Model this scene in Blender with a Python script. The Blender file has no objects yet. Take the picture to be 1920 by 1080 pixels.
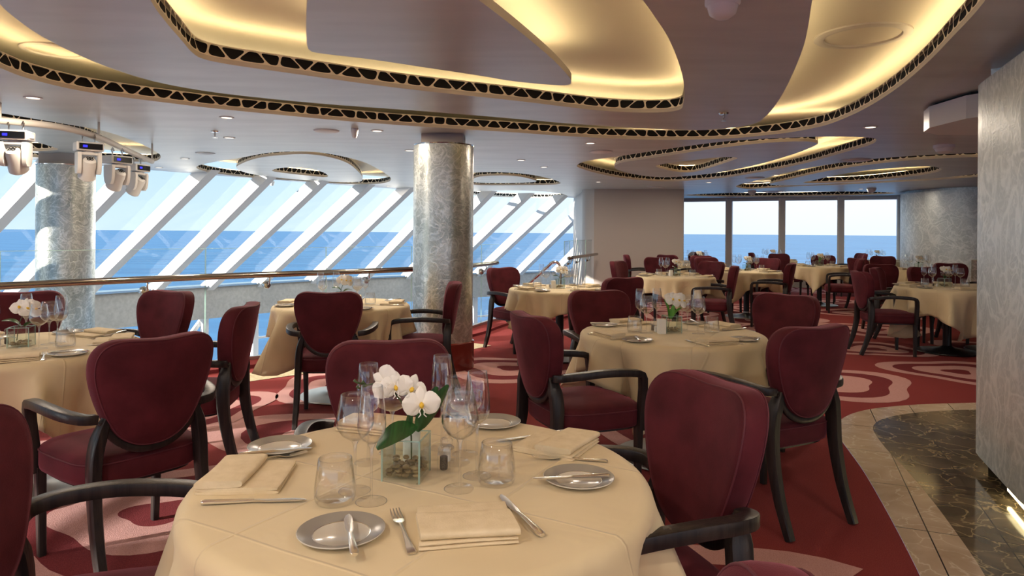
import bpy, bmesh, math, random
from math import sin, cos, pi, radians, sqrt, atan2, hypot
from mathutils import Vector, Matrix
from mathutils.geometry import delaunay_2d_cdt
random.seed(7)
S = bpy.context.scene
COL = S.collection

# ------------------------------------------------------------------ camera
F = 1280.0; H = 1.35; YH = 435.8; ROLL = 0.0071
cam_d = bpy.data.cameras.new('camera'); cam = bpy.data.objects.new('camera', cam_d); COL.objects.link(cam)
cam_d.sensor_width = 36; cam_d.lens = F*36/1920; cam_d.shift_y = -(540-YH)/1920; cam_d.clip_end = 40000; cam_d.clip_start = .02
rc, rs = cos(ROLL), sin(ROLL)
cam.matrix_world = Matrix(((rc, -rs, 0, 0), (0, 0, -1, 0), (rs, rc, 0, H), (0, 0, 0, 1)))
S.camera = cam
S.view_settings.view_transform = 'Standard'; S.view_settings.look = 'None'
S.view_settings.exposure = 0.12; S.view_settings.gamma = 1.0; S.view_settings.use_curve_mapping = False
S.cycles.transparent_max_bounces = 32; S.cycles.max_bounces = 8; S.cycles.caustics_reflective = False
S.cycles.caustics_refractive = False; S.cycles.sample_clamp_indirect = 4.0

def ray(px, py):
    vx, vy = (px-960)/F, (YH-py)/F
    return (vx*rc - vy*rs, vx*rs + vy*rc)
def pz(px, py, z):            # pixel of the photograph -> point on the horizontal plane z
    wx, wz = ray(px, py); d = (z-H)/wz
    return (wx*d, d)
def pd(px, py, d):            # pixel -> point at depth d
    wx, wz = ray(px, py); return Vector((wx*d, d, H+wz*d))

# ------------------------------------------------------------------ world, sun
W = bpy.data.worlds.new('sky'); S.world = W; W.use_nodes = True
wn = W.node_tree; wn.nodes.clear()
def N(nt, t, **k):
    n = nt.nodes.new(t)
    for a, b in k.items(): setattr(n, a, b)
    return n
out = N(wn, 'ShaderNodeOutputWorld'); bg = N(wn, 'ShaderNodeBackground'); tc = N(wn, 'ShaderNodeTexCoord')
sep = N(wn, 'ShaderNodeSeparateXYZ'); wn.links.new(tc.outputs['Generated'], sep.inputs[0])
rl = N(wn, 'ShaderNodeValToRGB'); rr = N(wn, 'ShaderNodeValToRGB')
for r, cols in ((rl, [(0.0, (.62,.80,.92)), (.08, (.55,.76,.93)), (.25, (.42,.66,.90)), (1, (.20,.42,.78))]),
                (rr, [(0.0, (.80,.89,1.0)), (.035, (.86,.93,1.0)), (.12, (.88,.95,1.0)), (1, (.30,.5,.82))])):
    e = r.color_ramp.elements
    e[0].position = cols[0][0]; e[0].color = (*cols[0][1], 1); e[1].position = 1; e[1].color = (*cols[-1][1], 1)
    for p, c in cols[1:-1]:
        q = e.new(p); q.color = (*c, 1)
    wn.links.new(sep.outputs['Z'], r.inputs[0])
mr = N(wn, 'ShaderNodeMapRange'); mr.inputs[1].default_value = -.35; mr.inputs[2].default_value = .35
wn.links.new(sep.outputs['X'], mr.inputs[0])
mx = N(wn, 'ShaderNodeMix', data_type='RGBA'); wn.links.new(mr.outputs[0], mx.inputs[0])
wn.links.new(rl.outputs[0], mx.inputs[6]); wn.links.new(rr.outputs[0], mx.inputs[7])
wn.links.new(mx.outputs[2], bg.inputs[0]); bg.inputs[1].default_value = 1.1
wn.links.new(bg.outputs[0], out.inputs[0])
sun_d = bpy.data.lights.new('sun', 'SUN'); sun_d.energy = 13.0; sun_d.angle = radians(.6); sun_d.color = (1, .93, .82)
sun = bpy.data.objects.new('sun', sun_d); COL.objects.link(sun)
SUN_DIR = Vector((-.88, -.47, .225)).normalized()     # towards the sun
sun.rotation_euler = SUN_DIR.to_track_quat('Z', 'Y').to_euler()
def area_light(name, loc, size, energy, color, rot=(0, 0, 0)):
    d = bpy.data.lights.new(name, 'AREA'); d.energy = energy; d.color = color; d.shape = 'DISK'; d.size = size
    o = bpy.data.objects.new(name, d); COL.objects.link(o); o.location = loc; o.rotation_euler = rot; return o
LAMP_POWER = 17.0

# ------------------------------------------------------------------ materials
MATS = {}
def mat(name, col, rough=.5, metal=0, **k):
    m = bpy.data.materials.new(name); m.use_nodes = True
    b = m.node_tree.nodes['Principled BSDF']
    b.inputs['Base Color'].default_value = (*col, 1); b.inputs['Roughness'].default_value = rough
    b.inputs['Metallic'].default_value = metal
    for a, v in k.items(): b.inputs[a.replace('_', ' ')].default_value = v
    MATS[name] = m; return m
def bsdf(m): return m.node_tree.nodes['Principled BSDF']
def noisy(m, c1, c2, scale, detail=3, stretch=(1, 1, 1), lo=.35, hi=.65, bump=0, bscale=None, dist=0, coord='Object'):
    nt = m.node_tree; b = bsdf(m)
    t = N(nt, 'ShaderNodeTexCoord'); mp = N(nt, 'ShaderNodeMapping'); mp.inputs['Scale'].default_value = stretch
    n = N(nt, 'ShaderNodeTexNoise'); n.inputs['Scale'].default_value = scale; n.inputs['Detail'].default_value = detail
    n.inputs['Distortion'].default_value = dist
    r = N(nt, 'ShaderNodeValToRGB'); r.color_ramp.elements[0].position = lo; r.color_ramp.elements[1].position = hi
    r.color_ramp.elements[0].color = (*c1, 1); r.color_ramp.elements[1].color = (*c2, 1)
    nt.links.new(t.outputs[coord], mp.inputs[0]); nt.links.new(mp.outputs[0], n.inputs[0])
    nt.links.new(n.outputs[0], r.inputs[0]); nt.links.new(r.outputs[0], b.inputs['Base Color'])
    if bump:
        n2 = N(nt, 'ShaderNodeTexNoise'); n2.inputs['Scale'].default_value = bscale or scale; n2.inputs['Detail'].default_value = 4
        nt.links.new(mp.outputs[0], n2.inputs[0])
        bp = N(nt, 'ShaderNodeBump'); bp.inputs['Strength'].default_value = bump; bp.inputs['Distance'].default_value = .01
        nt.links.new(n2.outputs[0], bp.inputs['Height']); nt.links.new(bp.outputs[0], b.inputs['Normal'])
    return m
velvet = mat('velvet', (.12, .012, .03), .75); noisy(velvet, (.054, .0085, .013), (.108, .0175, .026), 7, 5, lo=.3, hi=.7, bump=.15, bscale=500)
bsdf(velvet).inputs['Sheen Weight'].default_value = .35; bsdf(velvet).inputs['Sheen Roughness'].default_value = .35
bsdf(velvet).inputs['Sheen Tint'].default_value = (.75, .25, .35, 1); bsdf(velvet).inputs['Specular IOR Level'].default_value = .15
piping_m = mat('piping', (.09, .010, .02), .7)
wood = mat('dark_wood', (.018, .014, .014), .34); noisy(wood, (.012, .010, .011), (.030, .022, .020), 6, 4, (8, 8, .7), bump=.12, bscale=14)
bsdf(wood).inputs['Specular IOR Level'].default_value = .32
cloth_m = mat('table_linen', (.80, .66, .40), .8); noisy(cloth_m, (.66, .54, .33), (.72, .60, .38), 3, 2, bump=.08, bscale=400)
bsdf(cloth_m).inputs['Sheen Weight'].default_value = .2
nt = cloth_m.node_tree
t_c = N(nt, 'ShaderNodeTexCoord'); m_c = N(nt, 'ShaderNodeMapping'); m_c.inputs['Rotation'].default_value = (0, 0, .5); m_c.inputs['Location'].default_value = (.13, .08, 0)
b_c = N(nt, 'ShaderNodeTexBrick'); b_c.offset = 0; b_c.inputs['Scale'].default_value = 1; b_c.inputs['Brick Width'].default_value = .37; b_c.inputs['Row Height'].default_value = .37
b_c.inputs['Mortar Size'].default_value = .006; b_c.inputs['Mortar Smooth'].default_value = 1.0
n_c = N(nt, 'ShaderNodeTexNoise'); n_c.inputs['Scale'].default_value = 5; n_c.inputs['Detail'].default_value = 2; n_c.inputs['Distortion'].default_value = 1.2
nt.links.new(t_c.outputs['Object'], m_c.inputs[0]); nt.links.new(m_c.outputs[0], b_c.inputs[0]); nt.links.new(t_c.outputs['Object'], n_c.inputs[0])
a_c = N(nt, 'ShaderNodeMath', operation='MULTIPLY_ADD'); a_c.inputs[1].default_value = .35; nt.links.new(b_c.outputs['Fac'], a_c.inputs[0]); nt.links.new(n_c.outputs[0], a_c.inputs[2])
p_c = N(nt, 'ShaderNodeBump'); p_c.inputs['Strength'].default_value = .55; p_c.inputs['Distance'].default_value = .012
nt.links.new(a_c.outputs[0], p_c.inputs['Height']); nt.links.new(p_c.outputs[0], bsdf(cloth_m).inputs['Normal'])
napkin_m = mat('napkin_linen', (.84, .70, .44), .8); noisy(napkin_m, (.70, .58, .38), (.77, .65, .45), 30, 2, bump=.15, bscale=300)
steel_m = mat('cutlery_steel', (.90, .88, .84), .22, 1)
base_m = mat('brushed_base', (.50, .50, .48), .35, 1)
black_m = mat('black_metal', (.012, .012, .014), .3, .3)
chrome = mat('chrome', (.62, .60, .57), .12, 1)
rail_m = mat('rail_steel', (.32, .285, .25), .14, 1)
plate_m = mat('porcelain', (.60, .56, .48), .12); plate_rim = mat('porcelain_rim', (.27, .25, .225), .2)
white_m = mat('white_plastic', (.72, .70, .66), .4); whitel = mat('white_paint', (.82, .82, .82), .45)
greyw = mat('grey_paint', (.66, .67, .70), .5)
petal_m = mat('orchid_petal', (.90, .88, .82), .5); bsdf(petal_m).inputs['Subsurface Weight'].default_value = .0
lip_m = mat('orchid_lip', (.85, .55, .05), .5)
leaf_m = mat('leaf', (.02, .10, .02), .3); noisy(leaf_m, (.008, .045, .010), (.018, .10, .02), 3, 2, (40, 2, 2))
leafb_m = mat('bright_leaf', (.10, .30, .04), .35)
stem_m = mat('stem', (.04, .07, .015), .5)
stone_m = mat('pebble', (.24, .15, .06), .3); noisy(stone_m, (.12, .07, .03), (.36, .25, .12), 30, 3)
pepper_m = mat('pepper', (.02, .015, .012), .7); noisy(pepper_m, (.01, .008, .006), (.10, .07, .05), 400, 2)
salt_m = mat('salt', (.8, .8, .78), .7)
screen_m = mat('display', (.0, .0, .0), .2)
def emis(name, col, s):
    m = bpy.data.materials.new(name); m.use_nodes = True; b = bsdf(m)
    b.inputs['Base Color'].default_value = (0, 0, 0, 1); b.inputs['Emission Color'].default_value = (*col, 1); b.inputs['Emission Strength'].default_value = s
    return m
blue_e = emis('blue_display', (.02, .02, 1), 2.0)
lamp_e = emis('lamp_glow', (1, .86, .68), 3.0)
cove_e = emis('cove_led', (1, .75, .40), 25.0)
toe_e = emis('toe_led', (1, .78, .40), 12.0)

def thin_glass(name, tint, edge, edge_dark=.5, rough=.0, base=.04):
    m = bpy.data.materials.new(name); m.use_nodes = True; nt = m.node_tree; nt.nodes.clear()
    o = N(nt, 'ShaderNodeOutputMaterial'); tr = N(nt, 'ShaderNodeBsdfTransparent'); gl = N(nt, 'ShaderNodeBsdfGlossy')
    gl.inputs['Roughness'].default_value = rough; gl.inputs['Color'].default_value = (1, 1, 1, 1)
    lw = N(nt, 'ShaderNodeLayerWeight'); lw.inputs['Blend'].default_value = .5
    p = N(nt, 'ShaderNodeMath', operation='POWER'); p.inputs[1].default_value = 3.0
    nt.links.new(lw.outputs['Facing'], p.inputs[0])
    mxc = N(nt, 'ShaderNodeMix', data_type='RGBA'); mxc.inputs[6].default_value = (*tint, 1)
    mxc.inputs[7].default_value = (*[t*edge_dark for t in tint], 1)
    nt.links.new(p.outputs[0], mxc.inputs[0]); nt.links.new(mxc.outputs[2], tr.inputs[0])
    ma = N(nt, 'ShaderNodeMath', operation='MULTIPLY_ADD'); ma.inputs[1].default_value = edge; ma.inputs[2].default_value = base
    nt.links.new(p.outputs[0], ma.inputs[0])
    ms = N(nt, 'ShaderNodeMixShader'); nt.links.new(ma.outputs[0], ms.inputs[0]); nt.links.new(tr.outputs[0], ms.inputs[1]); nt.links.new(gl.outputs[0], ms.inputs[2])
    nt.links.new(ms.outputs[0], o.inputs[0]); return m
crystal = thin_glass('crystal', (.997, .997, .997), .80, .74, .0, .06)
crystal_f = thin_glass('crystal_foot', (.99, .99, .99), .22, .94, .03, .07)
crystal_s = thin_glass('crystal_stem', (.98, .98, .98), .9, .45, .02, .20)
vase_g = thin_glass('vase_glass', (.95, .98, .965), .5, .6, .0, .05)
rail_g = thin_glass('railing_glass', (.965, .985, .975), .25, .75, .0, .02)
win_g = thin_glass('window_glass', (.97, .985, .99), .12, .9, .0, .01)
edge_g = mat('glass_edge', (.45, .68, .62), .1); bsdf(edge_g).inputs['Alpha'].default_value = .45

def swirl(name, c1, c2, scale=2.2, rough=.34, met=.7):
    m = mat(name, c1, rough, met); nt = m.node_tree; b = bsdf(m)
    t = N(nt, 'ShaderNodeTexCoord')
    n1 = N(nt, 'ShaderNodeTexNoise'); n1.inputs['Scale'].default_value = scale*2.2; n1.inputs['Detail'].default_value = 1; n1.inputs['Distortion'].default_value = 2.6
    nt.links.new(t.outputs['Object'], n1.inputs[0])
    ab = N(nt, 'ShaderNodeMath', operation='SUBTRACT'); ab.inputs[1].default_value = .5
    nt.links.new(n1.outputs[0], ab.inputs[0])
    a2 = N(nt, 'ShaderNodeMath', operation='ABSOLUTE'); nt.links.new(ab.outputs[0], a2.inputs[0])
    r = N(nt, 'ShaderNodeValToRGB'); e = r.color_ramp.elements
    e[0].position = 0; e[0].color = (1, 1, 1, 1); e[1].position = .07; e[1].color = (0, 0, 0, 1)
    nt.links.new(a2.outputs[0], r.inputs[0])
    n2 = N(nt, 'ShaderNodeTexNoise'); n2.inputs['Scale'].default_value = scale*.9; n2.inputs['Detail'].default_value = 3; n2.inputs['Distortion'].default_value = .8
    nt.links.new(t.outputs['Object'], n2.inputs[0])
    add = N(nt, 'ShaderNodeMath', operation='MULTIPLY_ADD'); add.inputs[1].default_value = .36
    n3 = N(nt, 'ShaderNodeTexNoise'); n3.inputs['Scale'].default_value = scale*5.5; n3.inputs['Detail'].default_value = 1; n3.inputs['Distortion'].default_value = 3.2
    nt.links.new(t.outputs['Object'], n3.inputs[0])
    s3 = N(nt, 'ShaderNodeMath', operation='SUBTRACT'); s3.inputs[1].default_value = .5; nt.links.new(n3.outputs[0], s3.inputs[0])
    a3 = N(nt, 'ShaderNodeMath', operation='ABSOLUTE'); nt.links.new(s3.outputs[0], a3.inputs[0])
    m3 = N(nt, 'ShaderNodeMapRange'); m3.inputs[1].default_value = 0; m3.inputs[2].default_value = .09; m3.inputs[3].default_value = .22; m3.inputs[4].default_value = 0
    nt.links.new(a3.outputs[0], m3.inputs[0])
    sm = N(nt, 'ShaderNodeMath', operation='ADD'); nt.links.new(m3.outputs[0], sm.inputs[0]); nt.links.new(n2.outputs[0], sm.inputs[1])
    nt.links.new(r.outputs[0], add.inputs[0]); nt.links.new(sm.outputs[0], add.inputs[2])
    cr = N(nt, 'ShaderNodeValToRGB'); cr.color_ramp.elements[0].position = .3; cr.color_ramp.elements[1].position = .95
    cr.color_ramp.elements[0].color = (*c1, 1); cr.color_ramp.elements[1].color = (*c2, 1)
    nt.links.new(add.outputs[0], cr.inputs[0]); nt.links.new(cr.outputs[0], b.inputs['Base Color'])
    bp = N(nt, 'ShaderNodeBump'); bp.inputs['Strength'].default_value = .35; bp.inputs['Distance'].default_value = .004
    nt.links.new(add.outputs[0], bp.inputs['Height']); nt.links.new(bp.outputs[0], b.inputs['Normal'])
    return m
steel_col = swirl('swirled_steel', (.30, .32, .29), (.72, .72, .67), 2.2, .30, .8)
silver_wall = swirl('silver_leaf', (.44, .50, .51), (.80, .84, .84), 1.25, .42, .35)

ceil_m = mat('ceiling_paint', (.34, .31, .29), .38, .15); noisy(ceil_m, (.58, .60, .59), (.67, .69, .68), 1.2, 4, (1, 4, 1))
bsdf(ceil_m).inputs['Roughness'].default_value = .36
rim_m = mat('ceiling_rim', (.62, .58, .52), .5)
lattice_m = mat('lattice', (.95, .90, .76), .5)
recess_m = mat('recess_paint', (.72, .66, .54), .6)
dark_m = mat('void_black', (.006, .006, .006), .9)
beige_m = mat('beige_panel', (.50, .44, .40), .42); 
carpet_m = mat('carpet_red', (.22, .03, .03), .95); noisy(carpet_m, (.175, .027, .029), (.26, .050, .048), 260, 3, bump=.5, bscale=300)
pink_m = mat('carpet_pink', (.42, .17, .16), .95); noisy(pink_m, (.43, .22, .21), (.56, .32, .30), 260, 3, bump=.5, bscale=300)
deep_m = mat('carpet_deep', (.16, .02, .025), .95); noisy(deep_m, (.13, .020, .025), (.195, .035, .040), 260, 3, bump=.5, bscale=300)
for m in (carpet_m, pink_m, deep_m): bsdf(m).inputs['Specular IOR Level'].default_value = .1

def marble(name, base, mid, vein, rough):
    m = mat(name, base, rough); nt = m.node_tree; b = bsdf(m)
    t = N(nt, 'ShaderNodeTexCoord')
    n1 = N(nt, 'ShaderNodeTexNoise'); n1.inputs['Scale'].default_value = 3; n1.inputs['Detail'].default_value = 5; n1.inputs['Distortion'].default_value = 1.5
    nt.links.new(t.outputs['Object'], n1.inputs[0])
    r1 = N(nt, 'ShaderNodeValToRGB'); r1.color_ramp.elements[0].position = .35; r1.color_ramp.elements[1].position = .7
    r1.color_ramp.elements[0].color = (*base, 1); r1.color_ramp.elements[1].color = (*mid, 1)
    nt.links.new(n1.outputs[0], r1.inputs[0])
    mixv = N(nt, 'ShaderNodeMix', data_type='VECTOR'); mixv.inputs[0].default_value = .25
    nt.links.new(t.outputs['Object'], mixv.inputs[4]); nt.links.new(n1.outputs['Color'], mixv.inputs[5])
    v = N(nt, 'ShaderNodeTexVoronoi', feature='DISTANCE_TO_EDGE'); v.inputs['Scale'].default_value = 7
    nt.links.new(mixv.outputs[1], v.inputs['Vector'])
    r2 = N(nt, 'ShaderNodeValToRGB'); r2.color_ramp.elements[0].position = .0; r2.color_ramp.elements[1].position = .03
    r2.color_ramp.elements[0].color = (1, 1, 1, 1); r2.color_ramp.elements[1].color = (0, 0, 0, 1)
    nt.links.new(v.outputs['Distance'], r2.inputs[0])
    mm = N(nt, 'ShaderNodeMix', data_type='RGBA'); mm.inputs[7].default_value = (*vein, 1)
    nt.links.new(r2.outputs[0], mm.inputs[0]); nt.links.new(r1.outputs[0], mm.inputs[6])
    # tile joints
    br = N(nt, 'ShaderNodeTexBrick'); br.inputs['Scale'].default_value = 1.0; br.offset = .0
    br.inputs['Brick Width'].default_value = .6; br.inputs['Row Height'].default_value = .3; br.inputs['Mortar Size'].default_value = .003
    mp = N(nt, 'ShaderNodeMapping'); mp.inputs['Rotation'].default_value = (0, 0, radians(112))
    nt.links.new(t.outputs['Object'], mp.inputs[0]); nt.links.new(mp.outputs[0], br.inputs[0])
    mj = N(nt, 'ShaderNodeMix', data_type='RGBA'); mj.inputs[7].default_value = (.02, .018, .015, 1)
    nt.links.new(br.outputs['Fac'], mj.inputs[0]); nt.links.new(mm.outputs[2], mj.inputs[6])
    nt.links.new(mj.outputs[2], b.inputs['Base Color']); return m
marble_d = marble('dark_marble', (.055, .045, .032), (.15, .12, .08), (.36, .29, .17), .10)
marble_t = marble('tan_marble', (.44, .33, .23), (.58, .46, .35), (.66, .56, .44), .14)
strip_m = mat('stone_strip', (.5, .4, .22), .4); noisy(strip_m, (.38, .28, .13), (.60, .49, .28), 30, 4)
plinth_m = mat('red_lacquer', (.14, .02, .015), .08)
parapet_m = mat('parapet', (.55, .54, .50), .7); noisy(parapet_m, (.50, .49, .45), (.60, .58, .54), 14, 5)

# ------------------------------------------------------------------ object helpers
def link(name, bm, m, parent=None, smooth=False, loc=None):
    me = bpy.data.meshes.new(name)
    bm.normal_update(); bm.to_mesh(me); bm.free()
    o = bpy.data.objects.new(name, me); COL.objects.link(o)
    for x in (m if isinstance(m, (list, tuple)) else [m]): me.materials.append(x)
    if smooth:
        me.polygons.foreach_set('use_smooth', [True]*len(me.polygons))
        if smooth != 2: me.set_sharp_from_angle(angle=radians(38))
    if parent: o.parent = parent
    if loc: o.location = loc
    return o
def thing(name, label, cat, loc=(0, 0, 0), rz=0, group=None):
    o = bpy.data.objects.new(name, None); COL.objects.link(o); o.location = loc; o.rotation_euler = (0, 0, rz)
    o.empty_display_size = .1
    return tag(o, label, cat, group)
def tag(o, label=None, cat=None, group=None, kind=None):
    for k, v in (('label', label), ('category', cat), ('group', group), ('kind', kind)):
        if v: o[k] = v
    return o
def dup(src, loc=None, rz=None, label=None, group=None):
    def cp(o, par):
        c = o.copy(); COL.objects.link(c)
        if par: c.parent = par
        for ch in o.children: cp(ch, c)
        return c
    r = cp(src, None)
    if loc is not None: r.location = loc
    if rz is not None: r.rotation_euler = (0, 0, rz)
    if label: r['label'] = label
    if group: r['group'] = group
    return r
def box(bm, x0, x1, y0, y1, z0, z1, M=None, bev=0):
    r = bmesh.ops.create_cube(bm, size=1)['verts']
    for v in r: v.co = Vector(((x0+x1)/2+v.co.x*(x1-x0), (y0+y1)/2+v.co.y*(y1-y0), (z0+z1)/2+v.co.z*(z1-z0)))
    if bev:
        es = list({e for v in r for e in v.link_edges})
        rr_ = bmesh.ops.bevel(bm, geom=es, offset=bev, segments=2, affect='EDGES', profile=.5)
        r = list({v for f in rr_['faces'] for v in f.verts} | {v for v in r if v.is_valid})
    if M is not None:
        for v in r: v.co = M @ v.co
    return r
def lathe(bm, prof, n=24, M=None, cx=0, cy=0):
    rings = []
    for r, z in prof:
        if r < 1e-5: rings.append([bm.verts.new((cx, cy, z))])
        else: rings.append([bm.verts.new((cx+r*cos(2*pi*i/n), cy+r*sin(2*pi*i/n), z)) for i in range(n)])
    for a, b in zip(rings, rings[1:]):
        if len(a) == 1 and len(b) == 1: continue
        for i in range(n):
            j = (i+1) % n
            if len(a) == 1: bm.faces.new((a[0], b[j], b[i]))
            elif len(b) == 1: bm.faces.new((a[i], a[j], b[0]))
            else: bm.faces.new((a[i], a[j], b[j], b[i]))
    if M is not None:
        for g in rings:
            for v in g: v.co = M @ v.co
def loft(bm, rings, cap=True, closed=True):
    vs = [[bm.verts.new(p) for p in r] for r in rings]
    n = len(vs[0])
    for a, b in zip(vs, vs[1:]):
        for i in range(n if closed else n-1):
            j = (i+1) % n
            bm.faces.new((a[i], a[j], b[j], b[i]))
    if cap:
        bm.faces.new(vs[0][::-1]); bm.faces.new(vs[-1])
    return vs
def sweep(bm, pts, w, h, up=(0, 0, 1), n=8, sup=4.0, closed=False):
    """rounded-rectangular bar along pts; w across, h along up; w/h may be lists"""
    pts = [Vector(p) for p in pts]; rings = []
    for i, p in enumerate(pts):
        if closed: t = pts[(i+1) % len(pts)]-pts[i-1]
        else: t = (pts[min(i+1, len(pts)-1)]-pts[max(i-1, 0)])
        t.normalize(); u = Vector(up)
        s = t.cross(u)
        if s.length < 1e-4: s = t.cross(Vector((0, 1, 0)))
        s.normalize(); u = s.cross(t).normalized()
        ww = w[i] if isinstance(w, (list, tuple)) else w; hh = h[i] if isinstance(h, (list, tuple)) else h
        ring = []
        for k in range(n):
            a = 2*pi*(k+.5)/n; c, s_ = cos(a), sin(a)
            e = 2/sup
            x = abs(c)**e*(1 if c > 0 else -1)*ww/2; y = abs(s_)**e*(1 if s_ > 0 else -1)*hh/2
            ring.append(p+s*x+u*y)
        rings.append(ring)
    if closed: rings.append(rings[0])
    if closed:
        vs = [[bm.verts.new(p) for p in r] for r in rings[:-1]]; vs.append(vs[0])
        for a, b in zip(vs, vs[1:]):
            for i in range(n): bm.faces.new((a[i], a[(i+1) % n], b[(i+1) % n], b[i]))
    else: loft(bm, rings)
def catmull(pts, k=6, closed=False):
    P = [Vector(p) for p in pts]; n = len(P); o = []
    rng = range(n) if closed else range(n-1)
    for i in rng:
        if closed: a, b, c, d = P[i-1], P[i], P[(i+1) % n], P[(i+2) % n]
        else: a, b, c, d = P[max(i-1, 0)], P[i], P[i+1], P[min(i+2, n-1)]
        for j in range(k):
            t = j/k
            o.append(.5*((2*b)+(-a+c)*t+(2*a-5*b+4*c-d)*t*t+(-a+3*b-3*c+d)*t**3))
    if not closed: o.append(P[-1])
    return o
def pip(p, poly):
    x, y = p[0], p[1]; c = False; j = len(poly)-1
    for i in range(len(poly)):
        xi, yi = poly[i][0], poly[i][1]; xj, yj = poly[j][0], poly[j][1]
        if (yi > y) != (yj > y) and x < (xj-xi)*(y-yi)/(yj-yi)+xi: c = not c
        j = i
    return c
def fill(bm, outer, holes, z, mi=0):
    """flat face set at height z inside outer and outside every hole"""
    co, ed = [], []
    for lp in [outer]+list(holes):
        b = len(co); co += [Vector((p[0], p[1])) for p in lp]; ed += [(b+i, b+(i+1) % len(lp)) for i in range(len(lp))]
    vs, es, fs, *_ = delaunay_2d_cdt(co, ed, [], 0, 1e-5)
    bv = [bm.verts.new((v[0], v[1], z)) for v in vs]
    for f in fs:
        c = sum((vs[i] for i in f), Vector((0, 0)))/len(f)
        if pip(c, outer) and not any(pip(c, h) for h in holes):
            try:
                q = bm.faces.new([bv[i] for i in f]); q.material_index = mi
            except ValueError: pass
    for v in [v for v in bv if not v.link_faces]: bm.verts.remove(v)
def area2(p): return sum(p[i][0]*p[(i+1) % len(p)][1]-p[(i+1) % len(p)][0]*p[i][1] for i in range(len(p)))
def offset(poly, d):
    """closed polygon offset, positive = outwards"""
    if area2(poly) < 0: d = -d
    o = []; n = len(poly)
    for i in range(n):
        a, b = Vector(poly[i-1][:2]), Vector(poly[(i+1) % n][:2]); t = (b-a)
        if t.length < 1e-9: t = Vector((1, 0))
        t.normalize(); o.append(Vector(poly[i][:2])+Vector((t.y, -t.x))*d)
    return o

# ------------------------------------------------------------------ ceiling
ZC = 2.31; ZR = ZC+.25
def C(pts, k=5): return [Vector(p[:2]) for p in catmull([(*pz(x, y, ZC), 0) for x, y in pts], k, True)]
A_hole = C([(-230,-10),(-150,45),(-60,98),(0,127),(50,146),(125,165),(200,178),(300,191),(400,203),(500,213),(650,227),(800,238),(960,248),(1060,255),(1160,260),(1260,262),(1360,260),(1460,251),(1535,238),(1585,221),(1635,196),(1685,163),(1735,121),(1785,70),(1848,0),(1980,-190),(2000,-420),(1400,-620),(500,-560),(-100,-300)])
B_isl = C([(-60,-60),(0,8),(30,35),(65,60),(100,80),(145,102),(200,125),(275,149),(350,165),(450,179),(600,194),(800,209),(960,222),(1060,231),(1160,238),(1260,243),(1335,243),(1410,233),(1440,214),(1465,180),(1490,130),(1510,75),(1523,0),(1540,-100),(1480,-300),(1200,-430),(600,-380),(100,-180)])
C_hole = C([(240,-90),(282,0),(310,40),(340,75),(360,98),(380,110),(425,120),(500,131),(600,145),(700,159),(800,171),(960,188),(1060,200),(1135,208),(1200,211),(1250,210),(1275,205),(1281,195),(1283,165),(1275,125),(1255,75),(1230,35),(1205,0),(1120,-110),(950,-200),(500,-200)])
D_isl = C([(577,0),(574,50),(576,85),(582,95),(600,100),(700,112),(800,127),(900,142),(960,152),(1020,158),(1060,160),(1071,155),(1066,143),(1040,115),(1000,80),(950,40),(897,0),(840,-35),(740,-70),(640,-60),(588,-30)])
E_hole = C([(1082,310),(1100,302),(1160,293),(1260,278),(1360,265),(1460,259),(1560,256),(1630,258),(1643,263),(1630,272),(1585,285),(1510,306),(1435,321),(1360,333),(1300,338),(1240,340),(1175,335),(1125,326),(1090,316)], 4)
E_isl = C([(1152,313),(1165,305),(1210,298),(1310,283),(1410,270),(1500,265),(1530,268),(1528,273),(1485,290),(1410,311),(1335,325),(1260,332),(1210,330),(1165,321)], 4)
E_in = C([(1230,311),(1245,317),(1270,322),(1295,323),(1320,318),(1360,305),(1383,296),(1350,295),(1300,300),(1260,305)], 4)
F_hole = C([(1380,350),(1400,354),(1430,353),(1500,349),(1600,345),(1700,340),(1800,334),(1900,324),(1960,300),(1900,286),(1800,288),(1700,293),(1600,302),(1500,318),(1420,338),(1390,345)], 4)
F_isl = C([(1443,346),(1480,336),(1560,319),(1660,305),(1760,297),(1860,295),(1900,305),(1860,321),(1780,332),(1700,337),(1600,342),(1500,347)], 4)
F_in = C([(1510,343),(1600,341),(1680,334),(1740,326),(1762,320),(1762,315),(1730,312),(1640,318),(1570,328),(1525,338)], 4)
G_hole = C([(369,312),(380,320),(425,328),(500,335),(575,340),(650,345),(700,345),(725,342),(733,336),(725,327),(690,307),(650,295),(600,286),(550,284),(500,287),(450,296),(400,304)], 4)
G_isl = C([(444,316),(455,306),(485,296),(525,291),(575,289),(615,294),(650,305),(670,320),(680,334),(672,341),(625,341),(550,336),(475,327)], 4)
G_in = C([(510,320),(530,324),(575,329),(612,332),(610,325),(585,317),(555,314),(525,315)], 4)
H_hole = C([(862,330),(900,323),(960,324),(1010,330),(1049,341),(1040,346),(980,347),(900,347),(865,341)], 4)
H_isl = C([(885,338),(900,331),(950,329),(985,333),(1005,341),(950,343),(890,342)], 4)
J_hole = C([(880,360),(960,357),(1030,360),(1063,367),(1030,371),(960,370),(890,366)], 4)
I_hole = C([(-120,200),(-60,205),(0,212),(60,222),(120,232),(200,247),(260,268),(292,284),(301,292),(298,299),(285,303),(250,303),(180,300),(100,297),(0,290),(-60,285),(-120,270)], 4)
I_isl = C([(-90,217),(-60,220),(0,224),(60,235),(110,242),(160,256),(196,274),(180,291),(100,289),(0,281),(-60,275),(-95,260)], 4)
I_in = C([(-60,258),(0,258),(60,265),(100,276),(106,281),(60,283),(0,275),(-50,268)], 4)
K_hole = C([(1280,366),(1400,361),(1600,359),(1680,362),(1600,366),(1400,369)], 4)

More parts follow.
